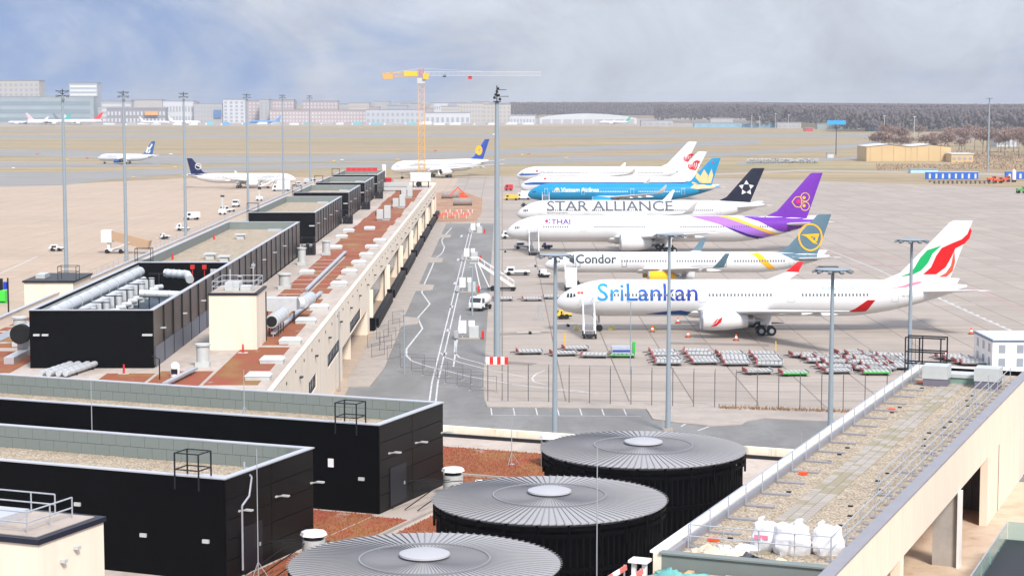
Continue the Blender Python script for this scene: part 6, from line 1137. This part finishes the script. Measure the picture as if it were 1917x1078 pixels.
# long arched hangar
g0, g1 = PY(1010, 233, 2860), PY(1192, 233, 2860); W_ = g1.x - g0.x; t = thing('arched_hangar', 'long white hangar with shallow arched roof before the forest', 'hangar', (g0.x, 2860, 0)); prof = [(0, 0), (0, 8)] + [(W_ * q / 12, 8 + 6.5 * math.sin(math.pi * q / 12) ** .7) for q in range(1, 12)] + [(W_, 8), (W_, 0)]
MB().add([(x, 0, z) for x, z in prof] + [(x, 60, z) for x, z in prof], [tuple(range(len(prof) - 1, -1, -1)), tuple(range(len(prof), 2 * len(prof)))] + [(i, (i + 1) % len(prof), len(prof) + (i + 1) % len(prof), len(prof) + i) for i in range(len(prof))]).build('shell', FW, t, fix=True)
for k in range(9): MB().box(4 + k * W_ / 9.3, 4 + (k + .8) * W_ / 9.3, -.4, -.02, 0, 6.5).build('hangar_door', FG, t)
for i, (x0, x1, yt, yb, m, l) in enumerate(((1200, 1260, 226, 236, FG, 'low grey shed between arched hangar and forest'), (1300, 1390, 231, 238, mat('far_blue_shed', '7fb2c9', .6), 'long low pale blue shed on the field edge'), (1392, 1470, 233, 239, mat('far_blue_shed', '7fb2c9', .6), 'second long low pale blue shed on the field edge'), (1625, 1653, 229, 246, mat('far_slate_blue', '5f7f9c', .6), 'slate blue hall in front of the forest'), (1596, 1610, 233, 242, FW, 'small white hut before the forest'), (1712, 1748, 231, 240, mat('far_slate_blue2', '7391ad', .6), 'pale blue hall half hidden by bare trees'), (1785, 1825, 245, 262, FW, 'white house roofs among the bare trees'), (1866, 1910, 256, 275, FW, 'bright white parked trailers among the bare trees'), (1330, 1372, 222, 236, FG, 'grey hall in the haze before the forest'), (1405, 1440, 226, 239, FC, 'beige hall in the haze before the forest'), (1455, 1500, 230, 240, FG, 'low grey workshop at the forest foot'), (1530, 1590, 232, 242, mat('far_green_grey', '8d9c98', .7), 'grey-green hall near the blue sign mast'), (1508, 1522, 240, 246, VR, 'small red shed on the far field edge'))):
    fb('far_shed', l, x0, x1, yt, yb, m, 1, 5, depth=18, cat='shed', roofh=.6)
for i, (x, y0_, y1_) in enumerate(((1407, 218, 240), (1422, 220, 240), (1452, 214, 241), (1476, 216, 241), (1655, 218, 262), (1711, 220, 268))):
    p = G(x, y1_); h = PY(x, y0_, p.y).z; t = thing('field_pole', 'thin pale pole at the forest foot, %s counted from the arched hangar' % ORD[i], 'pole', p); MB().cyl((0, 0, 0), (0, 0, h), .35, .25, 6).build('pole', VENTW, t); MB().box(-.9, .9, -.3, .3, h, h + .8).build('head', VENTW, t)
# parked airliners on the far apron
fx = [(14, 8, 0, FW, 'grey-white far airliner half cut by the frame edge', AWHITE), (52, 62, 0, None, 'far white airliner with teal tail', mat('tail_teal', '2aa39a', .5)), (90, 78, 0, None, 'far white airliner with red tail in front of the glass hall', RED), (139, 70, math.pi, None, 'far white airliner with pale pink tail', mat('tail_pale_pink', 'd9b7bd', .5)), (178, 60, math.pi, None, 'far white airliner with dark grey tail', mat('tail_grey', '6a7178', .5)), (195, 60, math.pi, None, 'far white airliner at the end of the glass hall', AWHITE), (318, 44, math.pi, None, 'far small white airliner before the white terminal', AWHITE), (376, 46, math.pi, None, 'far white airliner behind the third mast', AWHITE), (466, 46, 0, mat('far_sky_blue', '3f86c8', .5), 'far sky blue airliner behind the fourth mast', mat('far_sky_blue', '3f86c8', .5)), (1122, 44, 0, None, 'far white airliner with green tail before the arched hangar', mat('tail_green', '16a08a', .5))]
for i, (x, L_, rz, bm_, l, fm2) in enumerate(fx):
    Y = 2700 + (i % 3) * 30; q = PY(x, 233, Y); Dm = 5.2 if L_ > 50 else 3.9; Plane('airliner', l, (q.x, Y, 0), rz + .1 * ((i % 3) - 1), L_ if L_ > 20 else 60, Dm, L_ * .9 if L_ > 20 else 55, 17 if Dm > 5 else 12, 5.2 if Dm > 5 else 4, body=AWHITE if bm_ in (None, FW) else bm_, n=14, simple=True, finm=fm2, eng=[(.33 * max(L_, 40), .15 * max(L_, 40), 2.6, 1.4, 5, AWHITE)])
for i in range(26):
    x = 200 + i * 31 + rf.uniform(-8, 8); q = PY(x, 235, 2690 + rf.uniform(-30, 60)); t = thing('far_truck', 'tiny pale apron truck on the far stands, %s counted from the glass hall' % (ORD[i] if i < 20 else 'twenty-' + ORD[i - 20]), 'truck', q * 1, rf.uniform(-.4, .4), 'far apron trucks'); t.location.z = 0
    MB().box(0, rf.uniform(8, 16), -1.5, 1.5, .5, rf.uniform(3, 5)).build('body', rf.choice([VW, VW, mat('far_truck_blue', '5f9cc9', .5), mat('far_truck_teal', '6fb7bf', .5), FG]), t); MB().box(-2.4, -.1, -1.3, 1.3, .5, 2.8).build('cab', VW, t)
# beige hangar with pitched roof, blue cabins, red diggers, carts by the apron edge
a, c = G(1622, 305), G(1780, 303); Y = 1110; x0, x1, xm = PY(1622, 305, Y).x, PY(1780, 305, Y).x, PY(1705, 305, Y).x; BEI = mat('beige_sheeting', 'c9ae82', .7, var=.05, vs=.1)
t = thing('beige_hangar', 'large beige sheet-clad hangar with white roof beyond the apron', 'hangar', (x0, Y, 0)); W_ = x1 - x0; wm2 = xm - x0
def shed_(b, xa, xb, d, h, hr): return b.add([(xa, 0, 0), (xb, 0, 0), (xb, 0, h), ((xa + xb) / 2, 0, hr), (xa, 0, h), (xa, d, 0), (xb, d, 0), (xb, d, h), ((xa + xb) / 2, d, hr), (xa, d, h)], [(0, 1, 2, 3, 4), (9, 8, 7, 6, 5), (1, 6, 7, 2), (5, 0, 4, 9), (2, 7, 8, 3), (3, 8, 9, 4), (0, 5, 6, 1)])
shed_(MB(), 0, wm2, 30, 8.6, 9.7).build('hall', BEI, t); shed_(MB(), wm2 + .1, W_, 26, 8.6, 9.6).build('hall', BEI, t)
for xa, xb in ((0, wm2), (wm2 + .1, W_)):
    mid = (xa + xb) / 2; MB().add([(xa - .4, -.5, 8.55), (mid, -.5, 9.85), (mid, 30.5, 9.85), (xa - .4, 30.5, 8.55)], [(0, 1, 2, 3)]).add([(mid, -.5, 9.85), (xb + .3, -.5, 8.55), (xb + .3, 30.5, 8.55), (mid, 30.5, 9.85)], [(0, 1, 2, 3)]).build('roof', mat('hangar_roof_pale', 'c8cace', .5), t)
for k in range(7): MB().box(2 + k * W_ / 7.2, 2.15 + k * W_ / 7.2, -.12, -.02, 0, 8.4).build('sheeting_joint', mat('beige_joint', 'a5855c', .8), t)
fb('hangar_annex', 'low beige annex beside the beige hangar', 1781, 1822, 289, 304, BEI, 1, 4, depth=14, cat='shed', roofh=.5, roof=mat('hangar_roof_pale', 'c8cace', .5))
BLU = mat('cabin_blue', '1f5fc2', .45)
for i in range(8):
    p = G(1734 + i * 12.2, 336); t = thing('site_cabin', 'blue site cabin with pale door, %s in the row by the apron edge' % ORD[i], 'cabin', p, 0, 'blue site cabins in a row'); w_ = 12 / (3600 / p.y); MB().box(0, w_, 0, 2.4, .2, 3.2).build('body', BLU, t); MB().box(-.02, w_ + .02, -.05, 2.45, 3.2, 3.4).build('roof', VENTW, t); MB().box(w_ * .4, w_ * .7, -.06, -.01, .4, 2.5).build('door', mat('cabin_door', 'c9cdb8', .6), t)
for i, (x, l) in enumerate(((1883, 'blue site cabin beside a white silo'), (1903, 'blue site cabin at the frame edge beyond the silo'))):
    p = G(x, 336); t = thing('site_cabin', l, 'cabin', p); MB().box(0, 3.6, 0, 2.4, .2, 3.4).build('body', BLU, t); MB().box(1.2, 2.2, -.05, -.01, .4, 2.5).build('door', mat('cabin_door', 'c9cdb8', .6), t)
p = G(1898, 341); t = thing('silo', 'white silo between two blue site cabins', 'silo', p); MB().cyl((0, 0, 1), (0, 0, 4.6), .9, n=14).build('body', WHITE, t, True); MB().cyl((0, 0, 4.6), (0, 0, 5.6), .9, .2, 14).build('cone', WHITE, t, True); MB().box(-.8, .8, -.8, .8, 0, 1).build('stand', DARKM, t)
for i, (x, y) in enumerate(((1856, 341), (1868, 343), (1882, 341), (1912, 362))):
    p = G(x, y); t = thing('dumper', ('orange-red dumper before the pale light mast', 'second orange-red dumper beside the light mast', 'orange-red roller next to the white silo', 'green and yellow machine at the frame edge')[i], 'dumper', p); mm_ = VO if i < 3 else mat('machine_green', '5f9a5a', .5); MB().box(-1.8, .4, -1, 1, .7, 1.9).build('skip', mm_, t); MB().box(.5, 1.9, -.8, .8, .7, 2.6).build('cab', mm_, t); MB().box(.6, 1.8, -.82, .82, 1.7, 2.4).build('window', GLASSD, t); wheels(t, [(-1.2, -1), (-1.2, 1), (1.2, -1), (1.2, 1)], .6, .35)
fb('blue_trailer', 'pale blue low trailer roof beside the blue cabins', 1705, 1756, 317, 324, mat('far_pale_cyan', 'a9d3e4', .6), depth=6, cat='trailer', roofh=.2); fb('white_hut', 'small white hut by the access road bend', 1549, 1561, 287, 296, FW, depth=4, cat='hut', roofh=.3)
for i in range(40):
    row_ = i // 20; p = G(1402 + (i % 20) * 6.6, 303 + row_ * 3.2 + rf.uniform(-.6, .6)); t = thing('luggage_trolley', 'parked luggage trolley in the %s line by the access road, %s along it' % (('far', 'near')[row_], ORD[i % 20]), 'trolley', p, rf.uniform(-.3, .3), 'luggage trolleys parked in lines'); MB().box(-1.3, 1.3, -.7, .7, .35, .5).build('deck', DARKM, t); MB().box(-1.3, 1.3, -.7, .7, 1.6, 1.75).build('canopy', rf.choice([VW, mat('canopy_grey_blue', '77809a', .6), VW]), t); MB().box(-1.3, -1.2, -.7, .7, .5, 1.6).box(1.2, 1.3, -.7, .7, .5, 1.6).build('end_frame', VENTW, t)
for i in range(14):
    p = G(1745 + i * 8.5, 341 + (i % 2) * 3); t = thing('pallet_trailer', 'low dark pallet trailer before the blue cabins, %s along the row' % ORD[i], 'trailer', p, 0, 'low trailers before the cabins'); MB().box(-1.4, 1.4, -.8, .8, .4, .65).build('deck', mat('trailer_brown', '6d5f58', .7), t); wheels(t, [(-1, 0), (1, 0)], .25, 1.2)
# taxiway signs: small boards
for i, (x, y, c_) in enumerate(((70, 289, VO), (163, 298, VR), (328, 314, YELLOW), (250, 333, YELLOW), (125, 300, YELLOW), (675, 241, mat('sign_pink', 'd98c8c', .6)), (625, 303, YELLOW), (640, 301, WHITE), (745, 300, YELLOW), (815, 284, VR), (925, 253, WHITE), (978, 291, YELLOW), (990, 290, VO), (1060, 297, YELLOW), (320, 290, WHITE), (25, 316, WHITE))):
    p = G(x, y); t = thing('taxiway_sign', 'low lit taxiway sign board in the grass, %s one scanning inward from the taxiing airliner' % (ORD[i]), 'sign', p, 0, 'taxiway sign boards'); k = p.y / 2000; MB().box(-1.6 * k, 1.6 * k, 0, .3, .3, 1.3 * k).build('board', c_, t); MB().box(-1.2 * k, -1.0 * k, .1, .2, 0, .3).box(1.0 * k, 1.2 * k, .1, .2, 0, .3).build('leg', DARKM, t)
# ================================================================ woods
WOOD = mixmat('bare_wood', ['635a5c', ('565052', .02, (1, 1, 1), .45, .62, .8), ('4c5748', .012, (1, 1, 1), .58, .68, .7), ('6f6364', .05, (1, 1, 1), .5, .7, .6)], .95)
ico = [(0, 0, 1), (.89, 0, .45), (.28, .85, .45), (-.72, .53, .45), (-.72, -.53, .45), (.28, -.85, .45), (.72, .53, -.45), (-.28, .85, -.45), (-.89, 0, -.45), (-.28, -.85, -.45), (.72, -.53, -.45)]
icf = [(0, 1, 2), (0, 2, 3), (0, 3, 4), (0, 4, 5), (0, 5, 1), (1, 6, 2), (2, 7, 3), (3, 8, 4), (4, 9, 5), (5, 10, 1), (6, 7, 2), (7, 8, 3), (8, 9, 4), (9, 10, 5), (10, 6, 1)]
def wood(name, lab, regions, m):
    b = MB()
    for (xa, xb, Ya, Yb, h0, h1, n_) in regions:
        for i in range(n_):
            Y = Ya + (Yb - Ya) * (i / n_) ** 1.3; px_ = rf.uniform(xa, xb); x = PY(px_, 240, Y).x; h = rf.uniform(h0, h1); r = rf.uniform(1.0, 2.4); hz = rf.uniform(1.4, 3.4)
            h *= 1 if i % 5 < 2 else rf.uniform(.35, .95)
            b.add([(x + r * vx * rf.uniform(.8, 1.15), Y + r * vy, h - hz + hz * vz * rf.uniform(.88, 1.1)) for vx, vy, vz in ico], icf)
    return stuff(tag(b.build(name, m), lab, 'wood'))
wood('forest', 'grey-brown winter forest along the whole skyline beyond the field', [(955, 1420, 3700, 4800, 24, 31, 11000), (1225, 1700, 2950, 3500, 22, 30, 9000), (1400, 1990, 2450, 3000, 22, 30, 15000), (1560, 2030, 2150, 2450, 16, 27, 9000)], WOOD)
struct(MB().add([tuple(PY(900, 240, 4900).xy) + (0,), tuple(PY(2100, 240, 3300).xy) + (0,), tuple(PY(2100, 240, 3300).xy) + (26,), tuple(PY(1300, 240, 4800).xy) + (30,), tuple(PY(900, 240, 4900).xy) + (27,)], [(0, 1, 2, 3, 4)]).build('hill', WOOD))
# bare trees on the near side of the wood
TRK = mat('bark_grey_brown', '7c6a62', .9); TWG = mixmat('twig_brown', ['8a736b', ('9c857b', .6, (1, 1, 1), .45, .65, .8), ('755f5c', .9, (1, 1, 1), .5, .7, .6)], .95)
def bare_tree(seed):
    q = random.Random(seed); H_ = 12; b = MB().cyl((0, 0, 0), (0, 0, H_ * .16), .22, .18, 7); tips = []
    def grow(p, d, l, r, n_):
        e = p + d * l; b.cyl(p, e, r, r * .6, 5, False)
        if n_ == 0: tips.append((e, d)); return
        for _ in range(3): grow(e, (d + Vector((q.uniform(-.8, .8), q.uniform(-.8, .8), q.uniform(-.1, .6)))).normalized(), l * .72, r * .6, n_ - 1)
    grow(Vector((0, 0, H_ * .15)), Vector((0, 0, 1)), H_ * .22, .16, 4); tr = b.mesh('trunk', TRK); c_ = MB()
    for e, d in tips:
        for _ in range(11):
            o = e + Vector((q.gauss(0, .9), q.gauss(0, .9), q.gauss(.2, .8))); f = o + (d + Vector((q.uniform(-1, 1), q.uniform(-1, 1), q.uniform(-.3, 1)))).normalized() * q.uniform(.7, 1.5); s_ = Vector((q.uniform(-.22, .22), q.uniform(-.22, .22), q.uniform(-.1, .1))); c_.add([o - s_, o + s_, f], [(0, 1, 2)])
    return tr, c_.mesh('crown', TWG)
prot = [bare_tree(s_) for s_ in (1, 2, 3)]; nt_ = [0, 0]
for i, x in enumerate(sorted([rf.uniform(1642, 1790) for _ in range(18)]) + sorted([rf.uniform(1790, 1938) for _ in range(30)])):
    Y = rf.uniform(1150, 1650); p = PY(x, 260, Y); s_ = rf.uniform(.75, 1.5); tr, cr = prot[i % 3]; k = int(x >= 1790); nt_[k] += 1
    lab = ('bare brown tree behind the beige hangar, %s counted from its far gable', 'bare brown tree in the copse by the white roofs, %s counted from the hangar')[k] % ORD[nt_[k] - 1]; t = thing('bare_tree', lab, 'tree', (p.x, Y, 0), rf.uniform(0, 6), ('bare trees behind the beige hangar', 'bare trees in the copse')[k]); t.scale = (s_ * 1.3, s_ * 1.3, s_); place('trunk', tr, t, (0, 0, 0)); place('crown', cr, t, (0, 0, 0))
b = MB()
for i in range(5000):
    px_, py_ = rf.uniform(1640, 1940), rf.uniform(283, 318); p = G(px_, py_); 
    if px_ < 1790 and py_ < 308: continue
    h = rf.uniform(.2, 1.0); a = rf.uniform(0, 6.3); b.add([(p.x, p.y, 0), (p.x + .7 * math.cos(a), p.y + .7 * math.sin(a), 0), (p.x + rf.uniform(-.5, .5), p.y + rf.uniform(-.5, .5), h)], [(0, 1, 2)])
stuff(tag(b.build('scrub', mixmat('scrub_brown', ['8f7460', ('a3856c', .05, (1, 1, 1), .45, .6, .8), ('7d6655', .2, (1, 1, 1), .5, .7, .6)], .95)), 'low reddish brown scrub between hangar and blue cabins', 'scrub'))
# ================================================================ air
hz = bpy.data.materials.new('haze_air'); hz.use_nodes = True; t_ = hz.node_tree; t_.nodes.clear(); o_ = N('ShaderNodeOutputMaterial', t_); v_ = N('ShaderNodeVolumePrincipled', t_); v_.inputs['Color'].default_value = (.86, .89, .95, 1); v_.inputs['Density'].default_value = .00012; v_.inputs['Anisotropy'].default_value = .2; t_.links.new(v_.outputs[0], o_.inputs['Volume'])
hb = MB().box(-2600, 2600, -60, 5300, -1.2, 52).build('haze', hz); stuff(tag(hb, 'thin pale winter haze over the whole airfield', 'haze'))
